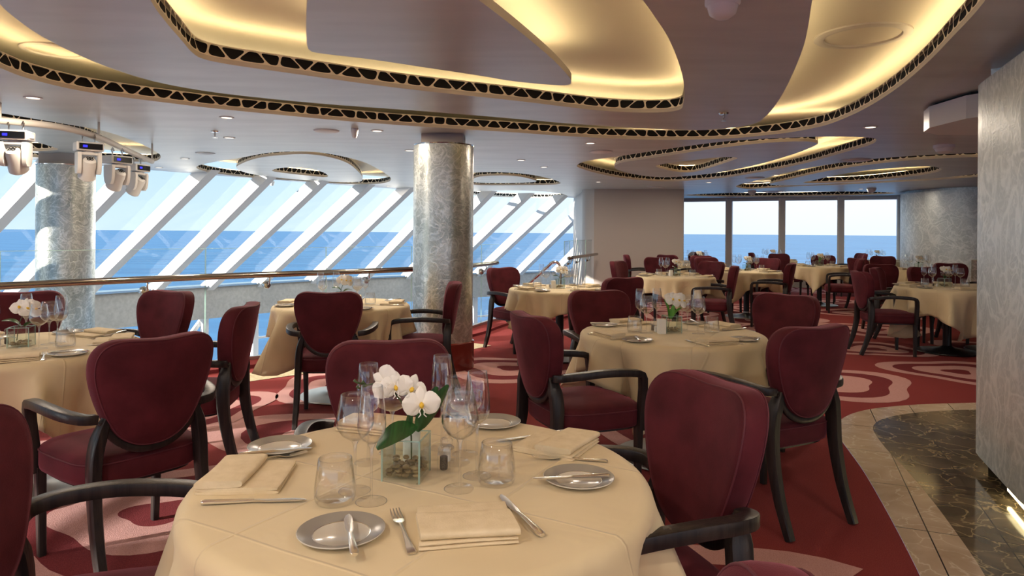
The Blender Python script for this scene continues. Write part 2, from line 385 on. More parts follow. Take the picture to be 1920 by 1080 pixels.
GL = [(-9.9,-5.0),(-9.8,-1.0),(-9.3,2.2),(-8.4,5.4),(-6.75,9.0),(-5.41,11.35),(-4.2,13.1),(-2.35,15.4),(-.2,17.2),(1.96,18.75),(4.4,20.0)]
GLC = [Vector(p[:2]) for p in catmull([(*p, 0) for p in GL], 8)]
far_w = [Vector((4.55, 18.8)), Vector((9.4, 16.6))]
ceil_out = [p+Vector((-.12, .06)) for p in GLC if p.x < 2.6]+[Vector((4.5, 18.95)), Vector((9.5, 16.75)), Vector((13, 16.7)), Vector((13, -5))]
holes = [A_hole, E_hole, F_hole, G_hole, H_hole, I_hole, J_hole, K_hole]
bm = bmesh.new(); fill(bm, ceil_out, holes, ZC)
ceiling = tag(link('ceiling', bm, ceil_m), 'grey lounge ceiling with glowing sculpted recesses', None, None, 'structure')
bm = bmesh.new(); fill(bm, ceil_out, [], ZR); link('recess_soffit', bm, recess_m, ceiling)
def rim_strip(path, z0, z1, name, m, parent, side=1, closed=True):
    bm = bmesh.new(); n = len(path)
    a = [bm.verts.new((p[0], p[1], z0)) for p in path]; b = [bm.verts.new((p[0], p[1], z1)) for p in path]
    for i in range(n if closed else n-1): bm.faces.new((a[i], a[(i+1) % n], b[(i+1) % n], b[i]))
    return link(name, bm, m, parent, 2)
def lattice(path, z0, hgt, parent, inward, cell=.105):
    """pierced band with rounded triangular openings in front of a black backing"""
    P = [Vector(p) for p in path]; n = len(P); L = [0]
    for i in range(n): L.append(L[-1]+(P[(i+1) % n]-P[i]).length)
    tot = L[-1]
    def at(s):
        s = s % tot
        lo, hi = 0, n
        while hi-lo > 1:
            mid = (lo+hi)//2
            if L[mid] <= s: lo = mid
            else: hi = mid
        return P[lo].lerp(P[(lo+1) % n], (s-L[lo])/max(1e-9, L[lo+1]-L[lo]))
    cnt = max(6, int(tot/cell)); cnt += cnt % 2; w = tot/cnt; rnd = random.Random(int(tot*100))
    bj = [(i+rnd.uniform(-.12, .12)) for i in range(cnt)]; kind = [rnd.random() for _ in range(cnt)]
    lo_, hi_ = [], []
    for i in range(cnt):
        d = rnd.uniform(.26, .42) if kind[i] > .22 else rnd.uniform(0, .1)
        sg = 1 if i % 2 else -1
        lo_.append((bj[i]-sg*d)*w); hi_.append((bj[i]+sg*d)*w)
    lo_.append(lo_[0]+tot); hi_.append(hi_[0]+tot)
    bm = bmesh.new()
    for i in range(cnt):
        q = [(lo_[i], 0), (lo_[i+1], 0), (hi_[i+1], hgt), (hi_[i], hgt)]
        cx = sum(p[0] for p in q)/4; cy = hgt/2
        m = .0052
        ins = []
        for (x, y) in q:
            dx, dy = cx-x, cy-y; l = hypot(dx, dy)
            ins.append((x+(m*1.25 if dx > 0 else -m*1.25)*min(1, abs(dx)/.02), y+(m if dy > 0 else -m)))
        outer, inner = [], []
        for j in range(4):
            p0, p1, p2 = q[j-1], q[j], q[(j+1) % 4]; i0, i1, i2 = ins[j-1], ins[j], ins[(j+1) % 4]
            def lp(a, b, t): return (a[0]+(b[0]-a[0])*t, a[1]+(b[1]-a[1])*t)
            outer += [lp(p1, p0, .42), lp(p1, p0, .2), p1, lp(p1, p2, .2), lp(p1, p2, .42)]
            e0, e2 = lp(i1, i0, .35), lp(i1, i2, .35)
            for tt in (0, .25, .5, .75, 1):
                inner.append(tuple((1-tt)**2*e0[c_]+2*tt*(1-tt)*i1[c_]+tt*tt*e2[c_] for c_ in (0, 1)))
        ov = []; iv = []
        for s, y in outer:
            p = at(s); ov.append(bm.verts.new((p[0], p[1], z0+y)))
        for s, y in inner:
            p = at(s); iv.append(bm.verts.new((p[0], p[1], z0+y)))
        for j in range(20):
            k = (j+1) % 20; bm.faces.new((ov[j], ov[k], iv[k], iv[j]))
    o = link('lattice_band', bm, lattice_m, parent)
    back = offset(path, .025 if inward else -.025)
    rim_strip(back, z0-.002, z0+hgt-.004, 'band_backing', dark_m, parent)
    return o
def cove(path, z, parent):
    bm = bmesh.new(); a = [bm.verts.new((p[0], p[1], z)) for p in path]; q = offset(path, .02)
    b = [bm.verts.new((p[0], p[1], z)) for p in q]; n = len(path)
    for i in range(n): bm.faces.new((a[i], a[(i+1) % n], b[(i+1) % n], b[i]))
    return link('cove_light', bm, cove_e, parent)
def thin(path, step):
    o = [path[0]]
    for p in path[1:]:
        if (p-o[-1]).length > step: o.append(p)
    return o
def hole(path, pattern=True, ledge=True):
    if pattern:
        rim_strip(path, ZC, ZC+.028, 'recess_rim', rim_m, ceiling); lattice(path, ZC+.028, .075, ceiling, True)
        fl = bmesh.new(); q = offset(path, .11); n = len(path)
        a = [fl.verts.new((p[0], p[1], ZC+.103)) for p in path]; b = [fl.verts.new((p[0], p[1], ZC+.103)) for p in q]
        for i in range(n): fl.faces.new((a[i], a[(i+1) % n], b[(i+1) % n], b[i]))
        link('recess_ledge', fl, rim_m, ceiling)
        if ledge: cove(thin(offset(path, .06), .12), ZC+.112, ceiling)
    else: rim_strip(path, ZC, ZC+.05, 'recess_rim', rim_m, ceiling)
def island(path, holes_=(), pattern=False, led=True):
    bm = bmesh.new(); fill(bm, path, list(holes_), ZC); link('ceiling_island', bm, ceil_m, ceiling)
    if pattern:
        rim_strip(path, ZC, ZC+.028, 'island_rim', rim_m, ceiling); lattice(path, ZC+.028, .075, ceiling, False)
    else: rim_strip(path, ZC, ZC+.045, 'island_rim', rim_m, ceiling)
    if led: cove(thin(offset(path, -.12), .12), ZC+(.11 if pattern else .05), ceiling)
hole(A_hole); island(B_isl, [C_hole]); hole(C_hole, True); island(D_isl)
hole(E_hole); island(E_isl, [E_in], True, False); hole(E_in)
hole(F_hole); island(F_isl, [F_in], True, False); hole(F_in)
hole(G_hole); island(G_isl, [G_in], True, False); hole(G_in)
hole(H_hole); island(H_isl, [], True, False); hole(J_hole); hole(K_hole)
hole(I_hole); island(I_isl, [I_in], True, False); hole(I_in)

# added fill lights, out of view above and behind the camera, without fixtures
for lx, ly in ((-2.6,1.0),(-1.2,.4),(1.6,.9),(-3.9,2.0),(-2.4,-.8),(-.8,-.8),(.8,-.8),(2.4,-.8),(-2.4,-2.6),(-.8,-2.6),(.8,-2.6),(2.4,-2.6),(-5.5,.5)):
    l = area_light('downlight_or_fill', (lx, ly, ZC-.012), .1, LAMP_POWER*.78, (1, .86, .70)); l.parent = ceiling
# ceiling fittings
def fitting(px, py, r, kind, label, z=ZC):
    x, y = pz(px, py, z)
    if kind == 'lamp':
        t = thing('downlight', label, 'ceiling light', (x, y, z), 0, 'recessed ceiling downlights')
        b = bmesh.new(); lathe(b, [(r*.72, 0), (r*.74, -.006), (r, -.005), (r, 0)], 24); link('trim_ring', b, whitel, t, True)
        b = bmesh.new(); lathe(b, [(0, -.002), (r*.72, -.002)], 20); link('lens', b, lamp_e, t)
        l = area_light('downlight_or_fill', (0, 0, -.012), r*1.6, LAMP_POWER, (1, .84, .66)); l.parent = t
    elif kind == 'vent':
        t = thing('ceiling_speaker', label, 'speaker', (x, y, z))
        b = bmesh.new(); lathe(b, [(r*.78, -.004), (r*.8, -.014), (r*.9, -.018), (r, -.010), (r, 0)], 40); link('trim_ring', b, rim_m, t, True)
        b = bmesh.new(); lathe(b, [(0, -.008), (r*.6, -.008), (r*.78, -.004)], 40); link('grille', b, recess_m, t, True)
    elif kind == 'disc':
        t = thing('ceiling_disc', label, 'air vent', (x, y, z))
        b = bmesh.new(); lathe(b, [(0, -.016), (r*.8, -.016), (r, -.008), (r, 0)], 32); link('cover', b, whitel, t, True)
        b = bmesh.new(); lathe(b, [(r*1.08, 0), (r*1.08, -.004), (r, -.004), (r, 0)], 32); link('collar', b, greyw, t, True)
    elif kind == 'sprinkler':
        t = thing('sprinkler', label, 'sprinkler', (x, y, z))
        b = bmesh.new(); lathe(b, [(0, -.012), (.035, -.010), (.04, 0)], 20); link('rosette', b, chrome, t, True)
        b = bmesh.new(); lathe(b, [(.008, 0), (.008, -.04), (.003, -.045), (.003, -.06), (.02, -.06), (.02, -.063), (0, -.063)], 14); link('nozzle', b, chrome, t, True)
    elif kind == 'dome':
        t = thing('smoke_detector', label, 'smoke detector', (x, y, z))
        b = bmesh.new(); lathe(b, [(r, 0), (r, -.03), (r*.9, -.04)], 24); link('mount', b, whitel, t, True)
        b = bmesh.new(); lathe(b, [(r*.88, -.038), (r*.75, -.07), (r*.4, -.088), (0, -.09)], 24); link('cap', b, whitel, t, True)
    return t
lamp_px = [(62,183,'above the stage lights at far left'),(425,220,'left of the large round speaker disc'),(430,258,'just below the small sprinkler at left'),(707,245,'just right of the small white sensor'),(347,297,'left of the leaf-shaped recess'),(298,314,'over the slanted windows beside the stage lights'),(768,282,'just left of the steel column neck'),(728,349,'beside the right tip of the leaf-shaped recess'),(1107,268,'right of the steel column, nearest the recess'),(977,300,'near the lens-shaped recess right of the column'),(1632,238,'on the dark ceiling near the right pillar'),(1455,328,'between the two long recesses'),(1329,342,'below the long oval recess'),(1122,341,'left of the long oval recess'),(1020,313,'between the column and the long oval recess'),(1614,354,'ahead of the far windows')]
for x, y, w in lamp_px: fitting(x, y, .06, 'lamp', 'small round recessed ceiling lamp '+w)
fitting(1617, 66, .27, 'vent', 'large round ceiling speaker in the glowing recess at upper right', ZR)
fitting(102, 93, .2, 'vent', 'round white slotted vent in the left end of the glowing recess', ZR)
fitting(612, 245, .115, 'disc', 'flat round white ceiling cover right of the slanted windows row')
fitting(385, 287, .11, 'disc', 'flat round white ceiling cover left of the leaf-shaped recess')
fitting(1605, 300, .17, 'disc', 'pale round ceiling cover between the two long recesses')
fitting(1127, 284, .13, 'disc', 'pale round ceiling cover left of the long oval recess')
fitting(1415, 333, .15, 'disc', 'pale round ceiling cover right of the long oval recess')
fitting(1228, 350, .15, 'disc', 'pale round ceiling cover above the beige wall')
fitting(1357, 212, .04, 'sprinkler', 'chrome sprinkler on the ceiling right of the heart-shaped recess')
fitting(403, 246, .03, 'sprinkler', 'chrome sprinkler hanging above the slanted windows')
fitting(1355, -6, .07, 'dome', 'white domed smoke detector at the top edge of the view')
fitting(1770, 272, .10, 'dome', 'white conical ceiling detector beside the right pillar')
fitting(665, 241, .035, 'dome', 'tiny white sensor between ceiling cover and column')
fitting(510, 340, .05, 'dome', 'small white ceiling detector under the leaf-shaped recess')
fitting(1410, 358, .09, 'dome', 'small white ceiling detector left of centre above far windows')
fitting(1634, 353, .09, 'dome', 'small white ceiling detector right of centre above far windows')
fitting(1448, 359, .2, 'disc', 'wide pale ceiling cover close to the far windows')

# ------------------------------------------------------------------ floor
EDGE = [(-5.9,-5),(-5.8,-1),(-5.4,2.2),(-4.75,4.3),(-4.08,5.43),(-3.0,6.67),(-2.05,7.5),(-1.23,8.29),(-.72,9.0),(-.45,9.7),(-.2,10.25),(.35,10.6),(.85,11.4),(1.1,12.4),(1.5,13.6),(1.75,14.7)]
EDC = [Vector(p[:2]) for p in catmull([(*p, 0) for p in EDGE], 6)]
mb = [(1900,752),(1838,755),(1760,757),(1700,760),(1640,766),(1600,775),(1575,788),(1567,800),(1570,815),(1590,843),(1620,885),(1655,945),(1690,1010),(1725,1080),(1760,1160)]
mi_ = [(1900,765),(1838,768),(1770,770),(1700,776),(1655,786),(1638,798),(1640,812),(1662,842),(1700,882),(1745,935),(1790,995),(1835,1060),(1880,1140)]
def Fl(pts): return [Vector(p[:2]) for p in catmull([(*pz(x, y, 0), 0) for x, y in pts], 5)]
mb_c = Fl(mb)+[Vector((1.45, 1.5)), Vector((1.5, -1)), Vector((6, -1)), Vector((6, 5.6))]
mi_c = Fl(mi_)+[Vector((1.75, 1.6)), Vector((1.8, -.9)), Vector((5.9, -.9)), Vector((5.9, 5.45))]
floor_out = EDC+[Vector((1.75, 18.95)), Vector((4.5, 18.9)), Vector((9.5, 16.7)), Vector((13, 16.7)), Vector((13, -5))]
bm = bmesh.new(); fill(bm, floor_out, [mb_c], 0, 0)
# carpet figure: rings of rounded pebbles woven in pink and deep red
def blob(cx, cy, rx, ry, ph, k=1.0, amp=.17, n=44, rot=0):
    o = []
    for i in range(n):
        a = 2*pi*i/n; r = k*(1+amp*cos(3*(a-ph)))
        x, y = rx*r*cos(a), ry*r*sin(a)
        o.append(Vector((cx+x*cos(rot)-y*sin(rot), cy+x*sin(rot)+y*cos(rot))))
    return o
def clip_ok(p): return pip(p, floor_out) and not pip(p, mb_big)
mb_big = offset(mb_c, .1)
cells = []
def pebble(cx, cy, rx, ry, ph, rot):
    cells.append((cx, cy, max(rx, ry)))
    z = .0012+.0004*(len(cells) % 6)
    ks = [(1.0, .78, 1), (.78, .54, 2), (.54, .20, 1)]
    for a, b, mi in ks:
        o, i = blob(cx, cy, rx, ry, ph, a, rot=rot), blob(cx, cy, rx, ry, ph, b, rot=rot)
        ov = [bm.verts.new((p[0], p[1], z)) for p in o]; iv = [bm.verts.new((p[0], p[1], z)) for p in i]
        for j in range(len(o)):
            k = (j+1) % len(o)
            if clip_ok(o[j]) and clip_ok(o[k]) and clip_ok(i[j]):
                f = bm.faces.new((ov[j], ov[k], iv[k], iv[j])); f.material_index = mi
    f = bm.faces.new([bm.verts.new((p[0], p[1], z)) for p in blob(cx, cy, rx, ry, ph, .20, .17, 44, rot)]); f.material_index = 2
fixed = [(*pz(1795,697,0), .62, .62, .4, .2), (*pz(1640,655,0), .62, .5, 1.2, .1), (*pz(1640,618,0), .8, .7, .3, 0), (*pz(1250,790,0), .72, .75, 2.0, .5),
         (.75, 2.2, .95, .75, .6, 1.9), (*pz(700,830,0), 1.05, .8, 1.0, -.3), (*pz(300,960,0), .85, .72, .5, .4), (*pz(960,690,0), .75, .6, .2, .2),
         (-.75, 1.2, .75, .6, 2, .8), (*pz(1460,640,0), .6, .5, 1, 0), (-1.35, .9, .5, .4, 1, 0)]
for f_ in fixed: pebble(*f_)
rnd = random.Random(11)
for _ in range(1500):
    x, y = rnd.uniform(-5, 12), rnd.uniform(-3, 18); r = rnd.uniform(.45, .85)
    if not pip((x, y), floor_out) or pip((x, y), mb_big): continue
    if all(hypot(x-a, y-b) > (r+c)*.92 for a, b, c in cells) and min((Vector((x, y))-e).length for e in EDC) > r*.8+.9:
        dm = min((Vector((x, y))-e).length for e in mb_c)
        if dm > r+.05: pebble(x, y, r, r*rnd.uniform(.75, .9), rnd.uniform(0, 6), rnd.uniform(0, 6))
floor = tag(link('floor', bm, [carpet_m, pink_m, deep_m]), 'red carpeted floor with pink pebble rings', None, None, 'structure')
bm = bmesh.new(); fill(bm, mb_c, [mi_c], .001); link('marble_border', bm, marble_t, floor)
bm = bmesh.new(); fill(bm, mi_c, [], .001); link('marble_inlay', bm, marble_d, floor)
def side_off(path, d):
    o = []
    for i, p in enumerate(path):
        t = (path[min(i+1, len(path)-1)]-path[max(i-1, 0)]).normalized(); o.append(p+Vector((t.y, -t.x))*d)
    return o
def ribbon(a, b, z, name, m, parent, zb=None):
    bm = bmesh.new(); va = [bm.verts.new((p[0], p[1], z)) for p in a]; vb = [bm.verts.new((p[0], p[1], z if zb is None else zb)) for p in b]
    for i in range(len(a)-1): bm.faces.new((va[i], va[i+1], vb[i+1], vb[i]))
    return link(name, bm, m, parent)
E1 = EDC[:46]
ribbon(side_off(E1, .52), side_off(E1, .88), .004, 'stone_strip', strip_m, floor)
ribbon(side_off(EDC, .0), side_off(EDC, .30), .035, 'carpet_kerb', carpet_m, floor)
ribbon(side_off(EDC, .30), side_off(EDC, .30), .035, 'kerb_face', deep_m, floor, 0)
rim_strip(EDC, -.35, .035, 'slab_edge', whitel, floor, closed=False)

# ------------------------------------------------------------------ sea and lower deck
bm = bmesh.new(); R = 30000
vs = [bm.verts.new(p) for p in ((-R, -R, -22), (R, -R, -22), (R, R, -22), (-R, R, -22))]; bm.faces.new(vs)
sea_m = bpy.data.materials.new('sea'); sea_m.use_nodes = True; nt = sea_m.node_tree; nt.nodes.clear()
o_ = N(nt, 'ShaderNodeOutputMaterial'); df = N(nt, 'ShaderNodeBsdfDiffuse'); gl_ = N(nt, 'ShaderNodeBsdfGlossy'); ms_ = N(nt, 'ShaderNodeMixShader')
gl_.inputs['Roughness'].default_value = .25; gl_.inputs['Color'].default_value = (.72, .86, 1, 1); ms_.inputs[0].default_value = .38
t_ = N(nt, 'ShaderNodeTexCoord'); mp_ = N(nt, 'ShaderNodeMapping'); mp_.inputs['Scale'].default_value = (.012, .05, 1)
nn = N(nt, 'ShaderNodeTexNoise'); nn.inputs['Scale'].default_value = 1; nn.inputs['Detail'].default_value = 8
cr_ = N(nt, 'ShaderNodeValToRGB'); cr_.color_ramp.elements[0].position = .35; cr_.color_ramp.elements[1].position = .68
cr_.color_ramp.elements[0].color = (.025, .13, .29, 1); cr_.color_ramp.elements[1].color = (.06, .22, .42, 1)
nt.links.new(t_.outputs['Object'], mp_.inputs[0]); nt.links.new(mp_.outputs[0], nn.inputs[0]); nt.links.new(nn.outputs[0], cr_.inputs[0])
nt.links.new(cr_.outputs[0], df.inputs[0]); nt.links.new(df.outputs[0], ms_.inputs[1]); nt.links.new(gl_.outputs[0], ms_.inputs[2]); nt.links.new(ms_.outputs[0], o_.inputs[0])
tag(link('sea', bm, sea_m), 'calm blue sea reaching to the horizon', None, None, 'structure')

# ------------------------------------------------------------------ slanted glazing (ribs every 1.2 m along the ceiling edge)
def resample(path, step, start=0):
    o = []; acc = 0; nxt = start
    for a, b in zip(path, path[1:]):
        l = (b-a).length
        while acc+l >= nxt:
            p = a.lerp(b, (nxt-acc)/l); t = (b-a).normalized(); o.append((p, t)); nxt += step
        acc += l
    return o
Lg = sum((b-a).length for a, b in zip(GLC, GLC[1:]))
# rib whose top stands at pixel 367 defines the phase
ribs = resample(GLC, 1.2, .0)
px_ = [960+F*p[0]/p[1] if p[1] > 1 else -9999 for p, t in ribs]
best = min((abs(x-367), i) for i, x in enumerate(px_))[1]
k0 = min(((960+F*p[0]/p[1]-367)**2, s) for s in [i*.05 for i in range(int(Lg/.05))] for p, t in resample(GLC, 99, s)[:1] if p[1] > 4)[1]
ribs = resample(GLC, 1.17, k0 % 1.17)
SO = 3.95; Z1 = 2.25; Z2 = .06
def outn(t): return Vector((-t.y, t.x))
for i, (p, t) in enumerate(ribs):
    n = outn(t); a = Vector((p[0], p[1], Z1+.05)); b = Vector((p[0]+n.x*SO, p[1]+n.y*SO, Z2))
    dirv = (b-a).normalized(); a0 = a-dirv*.10; side = Vector((t.x, t.y, 0)); inn = side.cross(dirv).normalized()
    if inn.z > 0: inn = -inn
    win = bpy.data.objects.new('window_%d' % (i+1), None); COL.objects.link(win); win.location = a; win['kind'] = 'structure'
    win['label'] = 'slanted sea-view window bay of the left glazing'; win['group'] = 'slanted window bays'
    bm = bmesh.new()
    w = .085; dp = .24
    for v in [1]:
        a1 = a0-dirv*.40; q = [a0-side*w, a0+side*w, a1+side*w+inn*dp, a1-side*w+inn*dp]; r = [b-side*w, b+side*w, b+side*w+inn*dp, b-side*w+inn*dp]
        loft(bm, [[x-a for x in q], [x-a for x in r]])
    link('mullion', bm, whitel, win)
    if i+1 < len(ribs):
        p2, t2 = ribs[i+1]; n2 = outn(t2); c = Vector((p2[0], p2[1], Z1+.05)); d = Vector((p2[0]+n2.x*SO, p2[1]+n2.y*SO, Z2))
        bm = bmesh.new(); vs = [bm.verts.new(x-a) for x in (a, c, d, b)]; bm.faces.new(vs); link('pane', bm, win_g, win)
OUT = [p+outn(t)*SO for p, t in ribs]
def inner(path, d): return side_off(path, d)
# parapet beam between the slanted glazing and the lower windows
pb = bmesh.new(); a = side_off(OUT, .35); b = side_off(OUT, -.1)
rings = [[(p.x, p.y, .06), (q.x, q.y, .06), (q.x, q.y, -.66), (p.x, p.y, -.66)] for p, q in zip(a, b)]
loft(pb, rings); tag(link('wall_left', pb, parapet_m), 'pale grey parapet band below the slanted windows', None, None, 'structure')
sill = bmesh.new(); a = side_off(OUT, .42)
loft(sill, [[(p.x, p.y, .10), (q.x, q.y, .10), (q.x, q.y, .06), (p.x, p.y, .06)] for p, q in zip(a, OUT)])
tag(link('trim_1', sill, chrome), 'thin metal sill on the parapet', None, None, 'structure')
for i, (p, (q, t)) in enumerate(zip(OUT, ribs)):
    bm = bmesh.new(); tt = Vector((t.x, t.y, 0)); nn_ = outn(t); c = Vector((p.x-nn_.x*.1, p.y-nn_.y*.1, 0))
    n3 = Vector((nn_.x, nn_.y, 0))
    base = [c-tt*.07-n3*.06, c+tt*.07-n3*.06, c+tt*.07+n3*.06, c-tt*.07+n3*.06]
    loft(bm, [[v+Vector((0, 0, -.66)) for v in base], [v+Vector((0, 0, -3.2)) for v in base]])
    if i+1 < len(OUT):
        r_ = OUT[i+1]; m1 = Vector((p.x, p.y, -1.3)); m2 = Vector((r_.x, r_.y, -1.3)); sweep(bm, [m1, m2], .05, .05, n=4, sup=20)
        if i % 2: sweep(bm, [Vector((p.x, p.y, -2.2)), Vector((r_.x, r_.y, -.7))], .09, .09, n=4, sup=20)
    o = link('window_%d' % (60+i), bm, whitel); tag(o, 'white post and brace of the lower deck windows', None, None, 'structure')
ld = bmesh.new(); fill(ld, [Vector((-18, -5))]+side_off(OUT, -.3)+[Vector((3, 14.8)), Vector((0, 8)), Vector((-3, 4)), Vector((-4, -5))], [], -3.2)
tag(link('floor_lower', ld, parapet_m), 'pale lower deck floor beyond the railing', None, None, 'structure')
bm = bmesh.new(); a = side_off(OUT, .1); b = side_off(OUT, .9)
loft(bm, [[(p.x, p.y, -2.1), (q.x, q.y, -2.1), (q.x, q.y, -3.2), (p.x, p.y, -3.2)] for p, q in zip(a, b)])
tag(link('trim_2', bm, whitel), 'white ledge of the lower deck windows', None, None, 'structure')

# ------------------------------------------------------------------ far windows and walls
ml = []
dirf = (far_w[1]-far_w[0])
for px in (1275, 1368, 1467, 1577, 1689):
    k = (px-960)/F; s = (k*far_w[0].y-far_w[0].x)/(dirf.x-k*dirf.y); ml.append(far_w[0]+dirf*s)
fd = dirf.normalized(); fn = Vector((-fd.y, fd.x)); ang = atan2(fd.y, fd.x)
for i, p in enumerate(ml):
    root = bpy.data.objects.new('window_%d' % (40+i), None); COL.objects.link(root); root.location = (p.x, p.y, 0); root.rotation_euler = (0, 0, ang)
    tag(root, 'tall upright window bay facing the sea at the far end', None, None, 'structure')
    bm = bmesh.new(); box(bm, -.07, .07, -.12, .06, .3, ZC-.02); link('mullion', bm, greyw, root)
    bm = bmesh.new(); box(bm, -.09, -.05, -.15, .06, .3, ZC-.02); link('mullion_edge', bm, whitel, root)
    if i < 4:
        L_ = (ml[i+1]-p).length
        bm = bmesh.new(); vs = [bm.verts.new(v) for v in ((0, 0, .3), (L_, 0, .3), (L_, 0, 2.25), (0, 0, 2.25))]; bm.faces.new(vs); link('pane', bm, win_g, root)
        bm = bmesh.new(); box(bm, 0, L_, -.10, .06, 2.22, 2.32); link('head_rail', bm, greyw, root)
        bm = bmesh.new(); box(bm, 0, L_, -.16, .06, .0, .33); link('sill', bm, parapet_m, root)
wb = bmesh.new()   # beige wall block with a rounded left end
pts = [(1.62, 15.6), (1.56, 15.2), (1.62, 14.95), (1.78, 14.82), (3.72, 14.82), (3.74, 14.86), (3.78, 18.9), (1.7, 18.9)]
loft(wb, [[(x, y, 0) for x, y in pts], [(x, y, ZC) for x, y in pts]])
tag(link('wall_back', wb, beige_m, None, True), 'smooth beige panelled wall block left of the far windows', None, None, 'structure')
bm = bmesh.new(); box(bm, 3.74, 4.62, 18.6, 18.95, 0, ZC); tag(link('wall_far', bm, greyw), 'grey wall return beside the far windows', None, None, 'structure')
cyl = bmesh.new(); cx_, cy_, cr0 = 9.97, 14.5, 1.5
lathe(cyl, [(cr0+.0, 0), (cr0, ZC-.06), (cr0-.1, ZC-.06), (cr0-.1, ZC)], 64, None, 0, 0)
tag(link('wall_curved', cyl, silver_wall, None, True, (cx_, cy_, 0)), 'round silver-leaf wall drum at the far right', None, None, 'structure')
# near right pillar wall
pl = [(2.70,3.93),(2.58,3.62),(2.455,3.3),(2.28,2.75),(2.25,2.2),(2.9,2.2),(4.5,2.6),(4.5,4.15),(2.74,4.02)]
bm = bmesh.new(); loft(bm, [[(x, y, .075) for x, y in pl], [(x, y, 2.235) for x, y in pl]])
wr = tag(link('wall_right', bm, silver_wall, None, False), 'silver-leaf pillar wall at the right edge', None, None, 'structure')
pin = offset([Vector(p) for p in pl], -.09)
bm = bmesh.new(); loft(bm, [[(p.x, p.y, 0) for p in pin], [(p.x, p.y, .075) for p in pin]]); link('recessed_base', bm, dark_m, wr)
bm = bmesh.new(); loft(bm, [[(p.x, p.y, 2.235) for p in pin], [(p.x, p.y, ZC) for p in pin]]); link('neck', bm, silver_wall, wr)
bm = bmesh.new(); sweep(bm, [(2.56, 3.5, .05), (2.4, 3.1, .05), (2.33, 2.75, .05)], .02, .02); link('toe_light', bm, toe_e, wr)
gp = [(2.665,3.95),(2.42,3.3),(2.245,2.75)]
sb = bmesh.new(); sp = [(3.02,4.75),(3.02,4.55),(3.1,4.42),(3.25,4.36),(4.6,4.36),(4.6,5.3),(3.3,5.3),(3.1,5.15),(3.02,4.95)]
loft(sb, [[(x, y, 2.13) for x, y in sp], [(x, y, 2.285) for x, y in sp]])
t = thing('ceiling_bulkhead', 'white rounded box fixed under the ceiling behind the right pillar', 'ceiling box', (3.6, 4.8, ZC))
o = link('casing', sb, whitel, t); o.matrix_parent_inverse = Matrix.Translation((-3.6, -4.8, -ZC))
sb = bmesh.new(); so = offset([Vector(p) for p in sp], -.04); loft(sb, [[(p.x, p.y, 2.285) for p in so], [(p.x, p.y, ZC) for p in so]])
o = link('shadow_gap', sb, dark_m, t); o.matrix_parent_inverse = Matrix.Translation((-3.6, -4.8, -ZC))
bm = bmesh.new(); box(bm, 12.95, 13.1, -5, 16.7, 0, ZC); tag(link('wall_side', bm, beige_m), 'beige side wall beyond the silver drum', None, None, 'structure')

# ------------------------------------------------------------------ steel columns
def column(x, y, r, zb, zt, label, plinth, flat=True):
    t = thing('column', label, 'column', (x, y, min(0, zb)), 0)
    z0 = -min(0, zb)
    def outline(k):
        o = []
        for i in range(64):
            a = 2*pi*i/64; o.append((k*r*cos(a), k*r*.97*sin(a)))
        return o
    bm = bmesh.new(); loft(bm, [[(a, b, z0+(.27 if plinth else zb)) for a, b in outline(1)], [(a, b, z0+zt) for a, b in outline(1)]])
    link('shaft', bm, steel_col, t, True)
    bm = bmesh.new(); box(bm, -r*.68, r*.68, -r*.6, r*.6, z0+zt, z0+ZC); link('neck', bm, beige_m, t)
    bm = bmesh.new(); lathe(bm, [(r*1.0, z0+zt-.01), (r*1.01, z0+zt), (r*.6, z0+zt+.004)], 64); link('top_ring', bm, chrome, t, True)
    if plinth:
        bm = bmesh.new(); loft(bm, [[(a, b, z0) for a, b in outline(1.06)], [(a, b, z0+.26) for a, b in outline(1.06)], [(a, b, z0+.272) for a, b in outline(1.0)]])
        link('plinth', bm, plinth_m, t, True)
    return t
column(-.69, 6.85, .30, 0, 2.215, 'thick swirled steel column with red lacquered base in mid room', True)
column(-5.75, 8.8, .33, -3.2, 2.17, 'swirled steel column beyond the glass railing at left, half sunlit', False)

# ------------------------------------------------------------------ railing
rail_pts = side_off(EDC, .10)
def first(path, cond): return [p for p in path if cond(p)]
rp1 = [p for p in rail_pts if p.y < 10.2 and p.x < -.2 and p.y > -4]
hr = thing('handrail', 'long curved bronze-steel handrail in front of the glass at left', 'handrail', (rp1[0].x, rp1[0].y, 0))
def off(o, par): o.matrix_parent_inverse = Matrix.Translation(par.location).inverted(); return o
bm = bmesh.new(); sweep(bm, [(p.x, p.y, .90) for p in rp1], .062, .062, n=14, sup=2); off(link('rail_tube', bm, rail_m, hr, 2), hr)
for s in resample(rp1, 1.15, .35):
    p, t_ = s; n = Vector((-t_.y, t_.x)); 
    bm = bmesh.new(); q = p+n*.085
    sweep(bm, [(p.x, p.y, .885), (p.x, p.y, .83), (p.x+n.x*.02, p.y+n.y*.02, .80), (q.x, q.y, .79)], .018, .018, n=8, sup=2)
    M = Matrix.Translation((q.x, q.y, .79)) @ Vector((n.x, n.y, 0)).to_track_quat('Z', 'Y').to_matrix().to_4x4()
    lathe(bm, [(0, -.040), (.034, -.037), (.042, -.022), (.042, .012), (0, .014)], 16, M)
    off(link('bracket', bm, chrome, hr, True), hr)
gedge = side_off(EDC, .02)
k = 0
